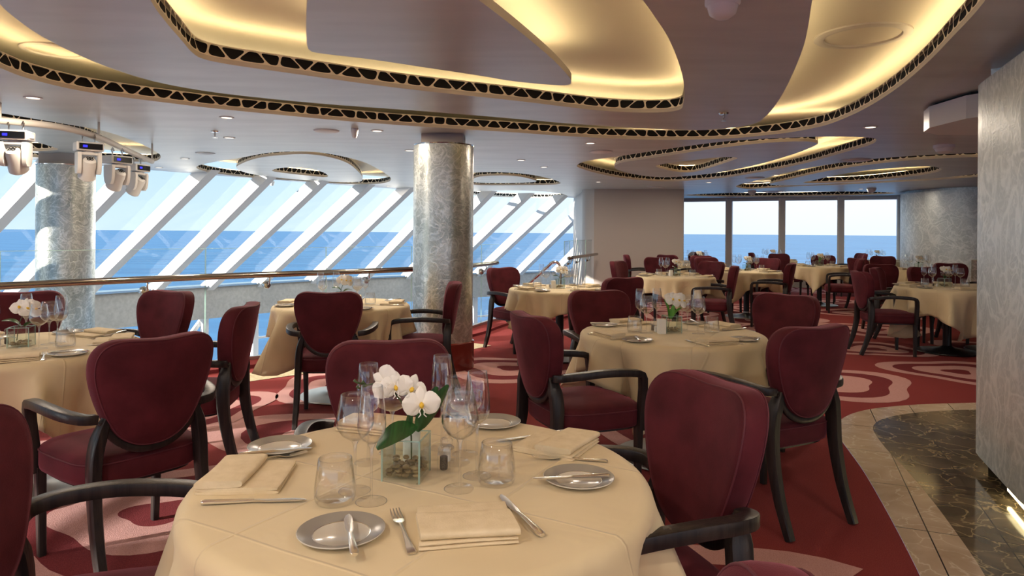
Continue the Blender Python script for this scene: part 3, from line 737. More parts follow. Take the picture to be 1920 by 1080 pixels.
for j in range(0, len(gedge)-6, 6):
    seg = gedge[j:j+7]
    if seg[0].y < -3 or seg[0].y > 10: continue
    bm = bmesh.new(); a = [bm.verts.new((p.x, p.y, .04)) for p in seg]; b = [bm.verts.new((p.x, p.y, 1.17)) for p in seg]
    for i in range(len(seg)-1): bm.faces.new((a[i], a[i+1], b[i+1], b[i]))
    lab = {0:'nearest the camera, outside the left table'}.get(k, '')
    names = ['behind the camera at far left', 'beside the camera at far left', 'left of the left table', 'just beyond the left table', 'between the left table and the sunlit column', 'behind the chair turned to the left table', 'behind the table left of the steel column', 'right behind the mid-room steel column', 'at the right of the mid-room column', 'curving round behind the stair head', 'at the stair opening']
    g = thing('glass_railing', 'clear frameless glass balustrade panel '+names[min(k, len(names)-1)], 'glass panel', (seg[0].x, seg[0].y, 0))
    off(link('glass_sheet', bm, rail_g, g), g)
    bm = bmesh.new(); sweep(bm, [(p.x, p.y, 1.172) for p in seg], .012, .005, n=4, sup=20); off(link('polished_edge', bm, edge_g, g), g)
    bm = bmesh.new(); p = seg[0]; sweep(bm, [(p.x, p.y, .04), (p.x, p.y, 1.17)], .012, .010, up=(0, 1, 0), n=4, sup=20); off(link('joint_edge', bm, edge_g, g), g)
    bm = bmesh.new(); sweep(bm, [(p.x, p.y, .045) for p in seg], .05, .05, n=4, sup=20); off(link('base_channel', bm, base_m, g), g)
    k += 1
# second rail leading to the beige wall, stair glass and stair handrail
hr2 = thing('handrail', 'short steel handrail running back to the beige wall', 'handrail', (1.0, 12.1, 0))
bm = bmesh.new(); sweep(bm, [(1.0, 12.0, .9), (1.12, 12.5, .9), (1.5, 13.6, .9), (1.82, 14.6, .9)], .06, .06, n=12, sup=2); off(link('rail_tube', bm, rail_m, hr2, 2), hr2)
for x, y in ((1.08, 12.3), (1.3, 13.0), (1.6, 13.9)):
    bm = bmesh.new(); sweep(bm, [(x, y, .88), (x-.02, y, .8), (x-.08, y, .79)], .02, .02, n=8, sup=2); lathe(bm, [(0, .765), (.03, .77), (.03, .81), (0, .815)], 12, None, x-.08, y); off(link('bracket', bm, chrome, hr2, True), hr2)
for i, ((x0, y0), (x1, y1), w) in enumerate((((.92, 12.0), (1.05, 12.6), 'nearest the stair head'), ((1.07, 12.7), (1.27, 13.3), 'second from the stair head'), ((1.29, 13.4), (1.5, 14.0), 'third from the stair head'), ((1.52, 14.1), (1.72, 14.7), 'touching the beige wall'))):
    g = thing('glass_railing', 'upright glass balustrade panel before the beige wall, '+w, 'glass panel', (x0, y0, 0))
    bm = bmesh.new(); vs = [bm.verts.new(v) for v in ((x0, y0, .04), (x1, y1, .04), (x1, y1, 1.2), (x0, y0, 1.2))]; bm.faces.new(vs); off(link('glass_sheet', bm, rail_g, g), g)
    bm = bmesh.new(); sweep(bm, [(x0, y0, .04), (x0, y0, 1.2)], .014, .012, up=(0, 1, 0), n=4, sup=20); sweep(bm, [(x0, y0, 1.2), (x1, y1, 1.2)], .012, .01, n=4, sup=20); off(link('polished_edge', bm, edge_g, g), g)
sh = thing('stair_handrail', 'chrome hooked stair handrail descending behind the table right of the column', 'handrail', (.66, 10.4, 0))
bm = bmesh.new(); sweep(bm, catmull([(.74, 10.45, .0), (.74, 10.45, .45), (.74, 10.45, .80), (.70, 10.45, .89), (.62, 10.47, .89), (.5, 10.5, .78), (.1, 10.6, .40), (-.4, 10.7, -.1), (-.9, 10.8, -.6)], 5), .045, .045, up=(0, 1, 0), n=10, sup=2); off(link('rail_tube', bm, chrome, sh, 2), sh)
pp = (1.68, 15.0)

# ------------------------------------------------------------------ chair
def back_y(x, z):       # cushion mid-surface: leans back, wraps forward at the sides
    return -.235-.19*(z-.50)+.9*x*x
half = [(0, .500), (.055, .506), (.105, .530), (.145, .57), (.178, .63), (.205, .70), (.224, .77), (.231, .825), (.226, .875), (.202, .912), (.158, .931), (.09, .930), (0, .925)]
sh_out = catmull([(x, z, 0) for x, z in half]+[(-x, z, 0) for x, z in half[-2:0:-1]], 3, True)
def shield(k, tau, cx=0, cz=.73):
    o = []
    for p in sh_out:
        x = cx+(p[0]-cx)*k; z = cz+(p[1]-cz)*k
        o.append((x, back_y(x, z)+tau, z))
    return o
def make_chair():
    t = thing('armchair', 'x', 'chair')
    bm = bmesh.new()
    def seat_out(k, z):
        o = []
        for i in range(32):
            a = 2*pi*i/32; c, s = cos(a), sin(a); e = .42
            x = abs(c)**e*(1 if c > 0 else -1); y = abs(s)**e*(1 if s > 0 else -1)
            w = .255+.012*y-.012*(1 if y < 0 else 0)*abs(y)
            o.append((x*w*k, .02+y*.245*k+.012*(1-x*x)*(1 if y > 0 else 0), z))
        return o
    loft(bm, [seat_out(.95, .365), seat_out(.985, .372), seat_out(1.0, .39), seat_out(1.0, .445), seat_out(.975, .463), seat_out(.9, .476), seat_out(.7, .486), seat_out(.35, .492), seat_out(.05, .494)])
    link('seat', bm, velvet, t, 2)
    bm = bmesh.new(); sweep(bm, [Vector(p)+Vector((0, 0, 0)) for p in seat_out(1.0, .45)], .007, .007, n=5, sup=2, closed=True); link('seat_piping', bm, piping_m, t, 2)
    bm = bmesh.new(); loft(bm, [seat_out(.90, .352), seat_out(.90, .37)]); link('seat_rail', bm, wood, t)
    bm = bmesh.new()
    prof = [(.05, -.040), (.5, -.040), (.9, -.038), (.965, -.034), (.99, -.024), (1, -.006), (1, .020), (.988, .036), (.96, .044), (.88, .048), (.5, .052), (.05, .054)]
    loft(bm, [shield(k, tt) for k, tt in prof][::-1]); link('backrest', bm, velvet, t, 2)
    bm = bmesh.new(); sweep(bm, shield(.975, .040), .006, .006, up=(0, 1, 0), n=5, sup=2, closed=True); sweep(bm, shield(.975, -.033), .006, .006, up=(0, 1, 0), n=5, sup=2, closed=True)
    link('back_piping', bm, piping_m, t, 2)
    bm = bmesh.new()
    rim = [Vector((p[0]*1.035, back_y(p[0], p[1])-.012, .73+(p[1]-.73)*1.05)) for p in sh_out if p[1] < .635]
    rim.sort(key=lambda v: atan2(v.x, -(v.z-.73))); sweep(bm, rim, .03, .022, up=(0, 1, 0), n=8, sup=5); link('back_frame', bm, wood, t, True)
    for s in (-1, 1):
        bm = bmesh.new()
        pts = catmull([(s*.208, -.335, 0), (s*.208, -.275, .16), (s*.207, -.236, .34), (s*.203, -.226, .48), (s*.186, -.232, .575), (s*.162, -.243, .645)], 4)
        n = len(pts); sweep(bm, pts, [.034+.010*min(1, i/n*2)-.026*max(0, i/n-.72)/.28 for i in range(n)], [.040+.026*min(1, i/n*1.8)-.046*max(0, i/n-.72)/.28 for i in range(n)], up=(0, 1, 0), n=8, sup=6); link('rear_leg', bm, wood, t, True)
        bm = bmesh.new(); sweep(bm, [(s*.228, .222, 0), (s*.232, .222, .2), (s*.236, .222, .37)], [.030, .034, .040], [.030, .036, .042], up=(0, 1, 0), n=8, sup=6); link('front_leg', bm, wood, t, True)
        bm = bmesh.new()
        pts = catmull([(s*.200, -.228, .632), (s*.245, -.222, .640), (s*.283, -.155, .652), (s*.298, -.03, .660), (s*.292, .10, .655), (s*.284, .185, .645)], 4)
        pts += [Vector((s*.280, .208, .636)), Vector((s*.277, .220, .615)), Vector((s*.272, .224, .56)), Vector((s*.258, .224, .44)), Vector((s*.250, .222, .35))]
        # build with a continuous frame: width across (sideways), height in the bending plane
        rings = []
        for i, p in enumerate(pts):
            tn = (pts[min(i+1, len(pts)-1)]-pts[max(i-1, 0)]).normalized()
            sd = Vector((1, 0, 0)) if i > 17 else tn.cross(Vector((0, 0, 1))).normalized()
            sd = (sd-tn*sd.dot(tn)).normalized(); up = sd.cross(tn).normalized()
            w_, h_ = .044, .036
            rings.append([p+sd*(w_/2*abs(cos(a))**.22*(1 if cos(a) > 0 else -1))+up*(h_/2*abs(sin(a))**.22*(1 if sin(a) > 0 else -1)) for a in [2*pi*(q+.5)/12 for q in range(12)]])
        loft(bm, rings); link('armrest', bm, wood, t, True)
    return t
chair_src = make_chair(); chair_used = False
def chair(px, py, fx, fy, label, fwd=.30):
    """(px,py): plan position under the top of the back; (fx,fy): way it faces"""
    global chair_used
    l = hypot(fx, fy); fx, fy = fx/l, fy/l
    loc = (px+fx*fwd, py+fy*fwd, .003); rz = atan2(-fx, fy)
    if not chair_used:
        chair_used = True; chair_src.location = loc; chair_src.rotation_euler = (0, 0, rz); chair_src['label'] = label; chair_src['group'] = 'burgundy dining armchairs'; return chair_src
    return dup(chair_src, loc, rz, label, 'burgundy dining armchairs')
V = 'burgundy velvet armchair '
chair(-.47, 2.62, .22, -1, V+'across the front table, its back behind the orchids')
chair(.585, 1.95, -.94, -.35, V+'right of the front table, pale front of its back in view')
chair(-1.245, 1.47, 1, .2, V+'at the left frame edge with arm reaching the front table')
chair(.315, .70, -1, .2, V+'at bottom right, only the top of its back visible')
chair(-1.38, 2.68, -.79, .61, V+'with its back to us, pulled up to the left table')
chair(-1.49, 3.86, -1, -.12, V+'seen edge-on at the right side of the left table')
chair(-2.33, 4.68, -.45, -1, V+'at the far right side of the left table')
chair(-3.25, 4.55, .55, -.85, V+'dark against the windows behind glasses of the left table')
chair(-1.26, 4.68, -.12, 1, V+'with its back to us before the table by the glass railing')
chair(-.46, 5.66, -1, -.1, V+'in profile against the mid-room steel column')
chair(.08, 3.50, .9, .38, V+'left of the middle table, arm and seat towards the right')
chair(.62, 4.97, .25, -1, V+'behind the middle table at left, facing us')
chair(1.93, 4.75, -.75, -.65, V+'behind the middle table at right, partly hidden by another back')
chair(1.40, 3.12, -.45, .89, V+'right of the middle table, back and long legs in view')
chair(-.13, 8.12, .65, -.75, V+'left of the table by the stair, against the window light')
chair(1.08, 6.45, -.5, .87, V+'with its back to us beside the table by the stair')
chair(1.56, 10.2, .75, -.5, V+'left of the table before the beige wall')
chair(2.2, 13.2, 1, -.2, V+'seen edge-on far back against the beige wall')
chair(2.55, 12.0, -.1, -1, V+'behind the orchids of the table before the beige wall')
chair(3.03, 13.4, .6, .6, V+'far back at the right edge of the beige wall')
chair(3.05, 10.35, -.8, -.55, V+'at the far right side of the table before the beige wall')
chair(2.9, 8.85, -.93, .3, V+'in three-quarter back view right of the table before the beige wall')
chair(4.05, 9.85, -.85, .45, V+'with red-lit seat, right of the amber-lit table')
chair(4.5, 11.95, -.75, -.65, V+'behind the amber-lit table, just left of another back')
chair(3.45, 12.2, .25, -1, V+'behind the glasses of the amber-lit table')
chair(3.6, 13.0, .1, -1, V+'behind the amber-lit table, two rows back')
chair(4.25, 15.6, -.8, -.4, V+'far back left against the first far window')
chair(5.35, 15.3, .9, -.4, V+'far back left of the small far-window table')
chair(6.02, 11.75, -.92, .35, V+'at the near right of the table before the third window')
chair(6.3, 13.8, -.5, -.9, V+'behind the orchid table before the third window')
chair(5.75, 14.75, .1, -1, V+'far behind the orchid table, against the sea')
chair(8.0, 15.6, -.9, .1, V+'far right before the last window, behind its twin')
chair(7.75, 15.0, -.9, .2, V+'far right before the last window, before its twin')
chair(7.4, 13.6, -.6, -.8, V+'far right between the last window table and nearer backs')
chair(6.2, 12.3, .75, .2, V+'seen from behind left of the table by the silver drum')
chair(3.98, 7.85, 1, -.12, V+'at the near left of the oval table, seat and legs in view')
chair(4.62, 8.7, .75, -.6, V+'glowing orange-red in the light, behind the oval table at left')
chair(5.25, 9.75, -.15, -1, V+'second row behind the oval table, wide back facing us')
chair(5.42, 9.0, .05, -1, V+'dark, facing us right behind the oval table')
chair(6.6, 10.3, -.3, -1, V+'dark, against the silver drum behind the oval table')

# ------------------------------------------------------------------ tables and linen
def cloth_mesh(R=.52, a=.74, rot=0, seed=0, z=.75, stretch=0):
    rnd = random.Random(seed); nT = 144; bm = bmesh.new(); rings = []
    ph = [rnd.uniform(0, 6.28) for _ in range(5)]
    fr = [0, .3, .6, .85, .96]; 
    def pos(th, rho):
        c = cos(th); s = sin(th)
        if rho <= R:
            return (rho*c+(stretch/2 if c > 0 else -stretch/2)*(min(1, abs(c)*4) if rho > 0 else 0), rho*s, z+.0016*sin(9*rho*cos(th-.4)/R+ph[0])*sin(5*th+ph[1]))
        d = rho-R; rb = .03
        if d < rb*1.57: ang = d/rb; hr_ = R+rb*sin(ang); dz = rb*(1-cos(ang))
        else: hr_ = R+rb; dz = rb+(d-rb*1.57)
        k = max(0, dz-.03)
        w1 = 6*th+ph[2]+1.0*sin(2*th+ph[3]); fold = .75*(1-2*abs(sin(w1))**.75)+.35*sin(8*th+ph[4])+.18*sin(19*th+ph[0]+sin(3*th))
        corner = abs(sin(2*(th-rot)))   # 1 at the corners
        hr_ += k*(.08+.52*fold*(.55+.45*corner))
        dz = dz-k*.03*abs(fold)
        tw = .10*k*sin(9*th+ph[1])
        return (hr_*cos(th+tw)+(stretch/2 if c > 0 else -stretch/2)*min(1, abs(c)*4), hr_*sin(th+tw), z-dz)
    for f in fr+[1]+[None]*0:
        rings.append([pos(2*pi*i/nT, max(R*f, .001)) for i in range(nT)])
    for g in range(1, 15):
        row = []
        for i in range(nT):
            th = 2*pi*i/nT; q = (th-rot+pi/4) % (pi/2)-pi/4
            mxr = min(a/cos(q), a*1.36)
            L_ = mxr-R; t = g/14; t = t**1.35
            row.append(pos(th, R+L_*t))
        rings.append(row)
    vs = [[bm.verts.new(p) for p in r] for r in rings]
    bm.faces.new(vs[0])
    for p, q in zip(vs, vs[1:]):
        for i in range(nT): bm.faces.new((p[i], p[(i+1) % nT], q[(i+1) % nT], q[i]))
    for f in bm.faces:
        pass
    bmesh.ops.recalc_face_normals(bm, faces=bm.faces[:])
    return bm
def table(x, y, phrase, rot, seed, silver=True, stretch=0, R=.52, a=.74, wax=0):
    t = thing('dining_table', ('oval' if stretch else 'round')+' pedestal dining table under the cloth, '+phrase, 'table', (x, y, .003), wax, 'dining tables')
    bm = bmesh.new(); lathe(bm, [(0, .70), (R-.015, .70), (R-.008, .715), (R-.01, .738), (R-.02, .742), (0, .742)], 48)
    if stretch:
        for v in bm.verts: v.co.x += stretch/2*(1 if v.co.x > 0 else -1)*min(1, abs(v.co.x)*5)
    link('tabletop', bm, wood, t)
    for dx in ([0] if not stretch else [-stretch/2, stretch/2]):
        bm = bmesh.new(); lathe(bm, [(.045, .03), (.042, .70)], 24, None, dx, 0); link('pedestal', bm, black_m, t, True)
        bm = bmesh.new(); lathe(bm, [(0, .002), (.315, .002), (.33, .008), (.325, .016), (.20, .030), (.08, .05), (.045, .075), (.045, .09)], 48, None, dx, 0)
        link('base', bm, base_m if silver else black_m, t, True)
    c = link('tablecloth', cloth_mesh(R, a, rot, seed, .7475, stretch), cloth_m, None, 2, (x, y, .003)); c.rotation_euler = (0, 0, wax)
    md = c.modifiers.new('hem', 'SOLIDIFY'); md.thickness = .0025; md.offset = 1
    tag(c, 'cream linen cloth draped over the '+phrase, 'tablecloth', 'cream tablecloths')
    return t
TAB = {
 'front': (-.21, 1.67, 'front table'), 'left': (-2.49, 3.47, 'left table'),
 'rail': (-1.39, 5.6, 'table by the glass railing'), 'mid': (.97, 4.13, 'middle table'),
 'stair': (.52, 7.35, 'table by the stair head'), 'wall': (2.30, 9.6, 'table before the beige wall'),
 'amber': (3.82, 11.1, 'amber-lit table'), 'third': (5.86, 13.0, 'third-window table'),
 'oval': (5.37, 7.95, 'oval table by the pillar'), 'drum': (7.15, 12.0, 'table before the silver drum'),
 'far': (6.1, 16.0, 'farthest table'), 'last': (8.6, 16.1, 'last-window table'),
 'corner': (3.85, 14.1, 'wall-corner table')}
TOP = .752
for i, (k, (x, y, ph)) in enumerate(TAB.items()):
    ov = k == 'oval'
    table(x, y, ph, {'front': .62, 'left': .3, 'mid': .25, 'rail': .15, 'oval': .5, 'stair': .1, 'third': .2}.get(k, .4+i), 20+i,
          k in ('front', 'left', 'rail', 'mid', 'third', 'amber'), .66 if ov else 0, a=.84 if ov else .75, wax=.15 if ov else 0)

# ------------------------------------------------------------------ tableware prototypes
def p_fork(bm):
    sweep(bm, [(0, -.10, .003), (0, -.095, .004), (0, -.07, .0045), (0, -.03, .006), (0, .01, .009), (0, .03, .009)], [.014, .019, .016, .009, .006, .008], [.002, .003, .003, .003, .003, .002], n=8, sup=3)
    sweep(bm, [(0, .028, .009), (0, .038, .0075), (0, .052, .007)], [.010, .022, .024], .002, n=8, sup=4)
    for i in range(4):
        x = -.0098+i*.0065; sweep(bm, [(x, .050, .007), (x, .075, .009), (x*.95, .097, .012)], [.0042, .0036, .0018], [.002, .002, .001], n=6, sup=3)
def p_knife(bm, L_=1.0):
    sweep(bm, [(0, -.11*L_, .006), (0, -.105*L_, .007), (0, -.07*L_, .007), (0, -.01*L_, .007), (0, .0, .007)], [.010, .016, .015, .011, .009], [.008, .010, .010, .008, .007], n=10, sup=2.5)
    sweep(bm, [(0, .0, .007), (.001, .03*L_, .006), (.002, .085*L_, .006), (.004, .105*L_, .006), (.006, .114*L_, .006)], [.010, .017, .018, .012, .002], [.004, .002, .0015, .001, .001], n=8, sup=3)
def make(name, cat, parts):
    t = thing(name, 'x', cat)
    for pn, fn_, m, sm in parts:
        bm = bmesh.new(); fn_(bm); link(pn, bm, m, t, sm)
    return t
PRO = {}
def single(name, cat, fn_, m, sm=True):
    bm = bmesh.new(); fn_(bm); o = link(name, bm, m, None, sm); tag(o, 'x', cat); return o
def slab(bm, w, d, z0, z1, sx=0, ph=0, lift=0, mm=0):
    """soft folded layer of cloth: one long edge is a rounded fold"""
    n = 14; rings = []
    for i in range(n+1):
        u = -w/2+w*i/n; ee = 1-.10*(abs(2*i/n-1))**8
        wv = .0010*sin(5*i/n+ph)
        ring = []
        for q in range(20):
            a = 2*pi*(q+.5)/20; c, s = cos(a), sin(a)
            yy = abs(c)**.25*(1 if c > 0 else -1)*d/2; zz = abs(s)**.7*(1 if s > 0 else -1)*(z1-z0)/2
            ring.append((u+sx*yy, yy+.003*sin(3*u/w+ph), (z0+z1)/2+zz*ee+wv*(zz > 0)*(z0 > .014)+(max(0, yy)*lift)))
        rings.append(ring)
    loft(bm, rings)
def p_nap(bm):
    slab(bm, .190, .185, .0005, .0090, 0, .3); slab(bm, .1885, .182, .0080, .0160, 0, .9); slab(bm, .190, .104, .0150, .0320, -.07, 2.2)
    for v in bm.verts:
        if v.index < 0: pass
    bm.verts.ensure_lookup_table()
    for v in bm.verts[2*15*20:]: v.co.y -= .037
def p_plate_in(bm): lathe(bm, [(0, .004), (.052, .004), (.0545, .0055)], 48)
def p_plate(bm): lathe(bm, [(0, .0), (.050, .0), (.058, .004), (.0845, .0125), (.0855, .0142), (.084, .0150)], 48)
def p_plate_rim(bm): lathe(bm, [(.084, .0150), (.060, .0082), (.0560, .0062)], 48)
def p_plate_line(bm): lathe(bm, [(.0560, .0063), (.0545, .0058)], 48)
plate_src = None
def make_plate():
    t = thing('side_plate', 'x', 'plate')
    bm = bmesh.new(); p_plate(bm); link('body', bm, plate_m, t, 2)
    bm = bmesh.new(); p_plate_in(bm); link('well', bm, plate_m, t, 2)
    bm = bmesh.new(); p_plate_rim(bm); link('grey_rim', bm, plate_rim, t, 2)
    bm = bmesh.new(); p_plate_line(bm); link('rim_line', bm, steel_m, t, 2)
    return t
def shell(bm, outer, th, n, base):
    """bowl wall with real thickness: outer profile bottom->top, then inner back down"""
    inner = [(max(0, r-th), z+(th*1.2 if i == 0 else 0)) for i, (r, z) in enumerate(outer)]
    pr = base+outer+[(outer[-1][0]-th*.5, outer[-1][1]+th*.6)]+inner[::-1]
    lathe(bm, pr, n)
def make_glass(kind, n=32):
    t = thing({'wine': 'wine_glass', 'flute': 'champagne_flute', 'coupe': 'coupe_glass', 'tumbler': 'tumbler'}[kind], 'x', 'glass')
    bm = bmesh.new()
    if kind == 'wine': pr = [(.001, .117), (.014, .119), (.030, .130), (.040, .145), (.0435, .158), (.0425, .17), (.037, .200), (.0325, .223)]; h0 = .117; fr_ = .036
    if kind == 'flute': pr = [(.001, .128), (.010, .130), (.024, .142), (.0305, .158), (.0315, .170), (.030, .20), (.0265, .235), (.0235, .257)]; h0 = .128; fr_ = .034
    if kind == 'coupe': pr = [(.001, .115), (.018, .117), (.036, .126), (.046, .140), (.0475, .15), (.0455, .168)]; h0 = .115; fr_ = .034
    if kind == 'tumbler':
        pr = [(.036, .0), (.043, .006), (.0455, .018), (.045, .035), (.040, .075), (.0365, .097)]
        lathe(bm, [(0, .0)]+pr+[(.0358, .0975), (.0352, .097), (.0388, .075), (.0437, .035), (.043, .018), (.036, .009), (0, .008)], n)
        link('bowl', bm, crystal, t, 2)
        bm = bmesh.new(); lathe(bm, [(.0368, .0968), (.0362, .0980), (.0352, .0980), (.0350, .0968)], n); link('rim', bm, crystal, t, 2); return t
    lathe(bm, pr+[(pr[-1][0]-.0005, pr[-1][1]+.0006), (pr[-1][0]-.001, pr[-1][1])]+[(max(.001, r-.001), z+.001) for r, z in pr[::-1][1:]], n); link('bowl', bm, crystal, t, 2)
    bm = bmesh.new(); lathe(bm, [(.0035, .006), (.003, .03), (.0028, h0-.03), (.0045, h0-.01), (.010, h0+.002)], max(10, n//2)); link('stem', bm, crystal_s, t, 2)
    bm = bmesh.new(); lathe(bm, [(0, .0), (fr_, .0), (fr_+.0008, .0012), (fr_-.003, .0022), (.012, .0045), (.0035, .008)], n); link('foot', bm, crystal_f, t, 2)
    bm = bmesh.new(); lathe(bm, [(fr_+.0004, .0002), (fr_+.0014, .0010), (fr_+.0004, .0020), (fr_-.0008, .0014)], n); link('foot_rim', bm, crystal_s, t, 2)
    return t
fork_s = single('fork', 'fork', p_fork, steel_m); knife_s = single('table_knife', 'knife', p_knife, steel_m)
butter_s = single('butter_knife', 'knife', lambda b: p_knife(b, .82), steel_m)
nap_s = single('folded_napkin', 'napkin', p_nap, napkin_m)
plate_s = make_plate()
GL_S = {k: make_glass(k) for k in ('wine', 'flute', 'coupe', 'tumbler')}
def make_flat_glass(kind):       # far tables: same shape, one object without parts
    src = make_glass(kind, 14); bm = bmesh.new()
    for ch in src.children: bm.from_mesh(ch.data)
    nm, ct = src.name.split('.')[0], src['category']
    for ch in list(src.children): bpy.data.objects.remove(ch)
    bpy.data.objects.remove(src)
    o = link(nm, bm, crystal, None, 2); tag(o, 'x', ct); return o
GL_F = {k: make_flat_glass(k) for k in ('wine', 'flute', 'coupe', 'tumbler')}
used = set()
def put(src, x, y, rz, label, z=TOP, group=None, rx=0):
    if src.name not in used:
        used.add(src.name); o = src; o.location = (x, y, z); o.rotation_euler = (0, 0, rz); o['label'] = label
        if group: o['group'] = group
    else: o = dup(src, (x, y, z), rz, label, group)
    if rx: o.rotation_euler = (rx, 0, rz)
    return o
def along(p0, p1, z=TOP):
    a, b = Vector(pz(*p0, z)), Vector(pz(*p1, z)); m = (a+b)/2; d = b-a; return m.x, m.y, atan2(-d.x, d.y)
# vase with pebbles and orchid
def flower(bm_p, bm_l, c, nrm, s, roll):
    M = Matrix.Translation(c) @ Vector(nrm).to_track_quat('Z', 'Y').to_matrix().to_4x4() @ Matrix.Rotation(roll, 4, 'Z')
    def petal(ang, L_, W_, cup, zo):
        rings = []
        for i in range(7):
            u = i/6; w = W_*sin(pi*min(1, u*.92+.06))**.7; row = []
            for j in range(7):
                v = (j/6-.5)*2; r = .004+u*L_
                x = r; y = v*w*.5; z = zo+cup*(u*u)*L_-.15*W_*v*v*(1-u*.4)+.03*L_*sin(6*v+ang*3)*u
                row.append(M @ Matrix.Rotation(ang, 4, 'Z') @ Vector((x, y, z)))
            rings.append(row)
        vs = [[bm_p.verts.new(p) for p in r] for r in rings]
        for a, b in zip(vs, vs[1:]):
            for j in range(6): bm_p.faces.new((a[j], a[j+1], b[j+1], b[j]))
    for k_, (L_, W_) in enumerate(((.040*s, .030*s), (.038*s, .030*s), (.038*s, .030*s))): petal(pi/2+k_*2*pi/3, L_, W_, -.15, 0)
    for sgn in (0, pi): petal(sgn+.18*(1 if sgn == 0 else -1), .044*s, .056*s, .10, .003*s)
    b = bmesh.ops.create_uvsphere(bm_l, u_segments=8, v_segments=6, radius=.006*s)['verts']
    for v in b: v.co = M @ (Vector((v.co.x, v.co.y*1.4, v.co.z*1.6+.008*s)))
    for sgn in (-1, 1):
        lp = [M @ Vector(p) for p in ((0, -.004*s, .006*s), (sgn*.006*s, -.012*s, .014*s), (sgn*.004*s, -.02*s, .020*s), (sgn*.010*s, -.026*s, .022*s))]
        sweep(bm_p, lp, .003*s, .003*s, n=6, sup=2)
def leaf(bm, base, tip, width, droop, roll=0):
    a, b = Vector(base), Vector(tip); d = b-a; sd = d.cross(Vector((0, 0, 1))).normalized()
    up = sd.cross(d).normalized(); sd = (sd*cos(roll)+up*sin(roll)); up = sd.cross(d).normalized()
    rings = []
    for i in range(11):
        u = i/10; w = width*(sin(pi*(u**.8)*.97+.03))**.75*.5+.002; c = a+d*u+up*droop*sin(pi*u)
        row = []
        for j in range(9):
            v = j/4-1; row.append(c+sd*(w*v)+up*(.22*w*abs(v)**1.3))
        rings.append(row)
    top = [[bm.verts.new(p) for p in r] for r in rings]; bot = [[bm.verts.new(p-up*.0012) for p in r] for r in rings]
    for g, fl in ((top, 1), (bot, 0)):
        for x, y in zip(g, g[1:]):
            for j in range(8): bm.faces.new((x[j], x[j+1], y[j+1], y[j]) if fl else (x[j], y[j], y[j+1], x[j+1]))
def make_vase():
    t = thing('glass_vase', 'x', 'vase'); h = .10; a = .048
    bm = bmesh.new(); box(bm, -a, a, -a, a, 0, h)
    top = [f for f in bm.faces if all(v.co.z > h-.001 for v in f.verts)]; bmesh.ops.delete(bm, geom=top, context='FACES')
    b2 = a-.004
    q = [[(-b2, -b2, h), (b2, -b2, h), (b2, b2, h), (-b2, b2, h)], [(-b2, -b2, .010), (b2, -b2, .010), (b2, b2, .010), (-b2, b2, .010)]]
    v = loft(bm, q, cap=False); bm.faces.new(v[1])
    link('walls', bm, vase_g, t)
    bm = bmesh.new()
    for s1, s2 in ((-1, -1), (1, -1), (1, 1), (-1, 1)): sweep(bm, [(s1*a*.96, s2*a*.96, 0), (s1*a*.96, s2*a*.96, h)], .004, .004, up=(0, 1, 0), n=4, sup=20)
    sweep(bm, [(-a*.96, -a*.96, h), (a*.96, -a*.96, h), (a*.96, a*.96, h), (-a*.96, a*.96, h), (-a*.96, -a*.96, h)], .004, .003, n=4, sup=20)
    link('green_edges', bm, edge_g, t)
    return t
vase_s = make_vase()
def p_peb(bm):
    bmesh.ops.create_icosphere(bm, subdivisions=2, radius=.0085)
    for v in bm.verts: v.co = Vector((v.co.x*1.2, v.co.y*.95, v.co.z*.62))
peb_s = single('pebble', 'pebble', p_peb, stone_m, 2); peb_s['group'] = 'brown pebbles in the front vase'
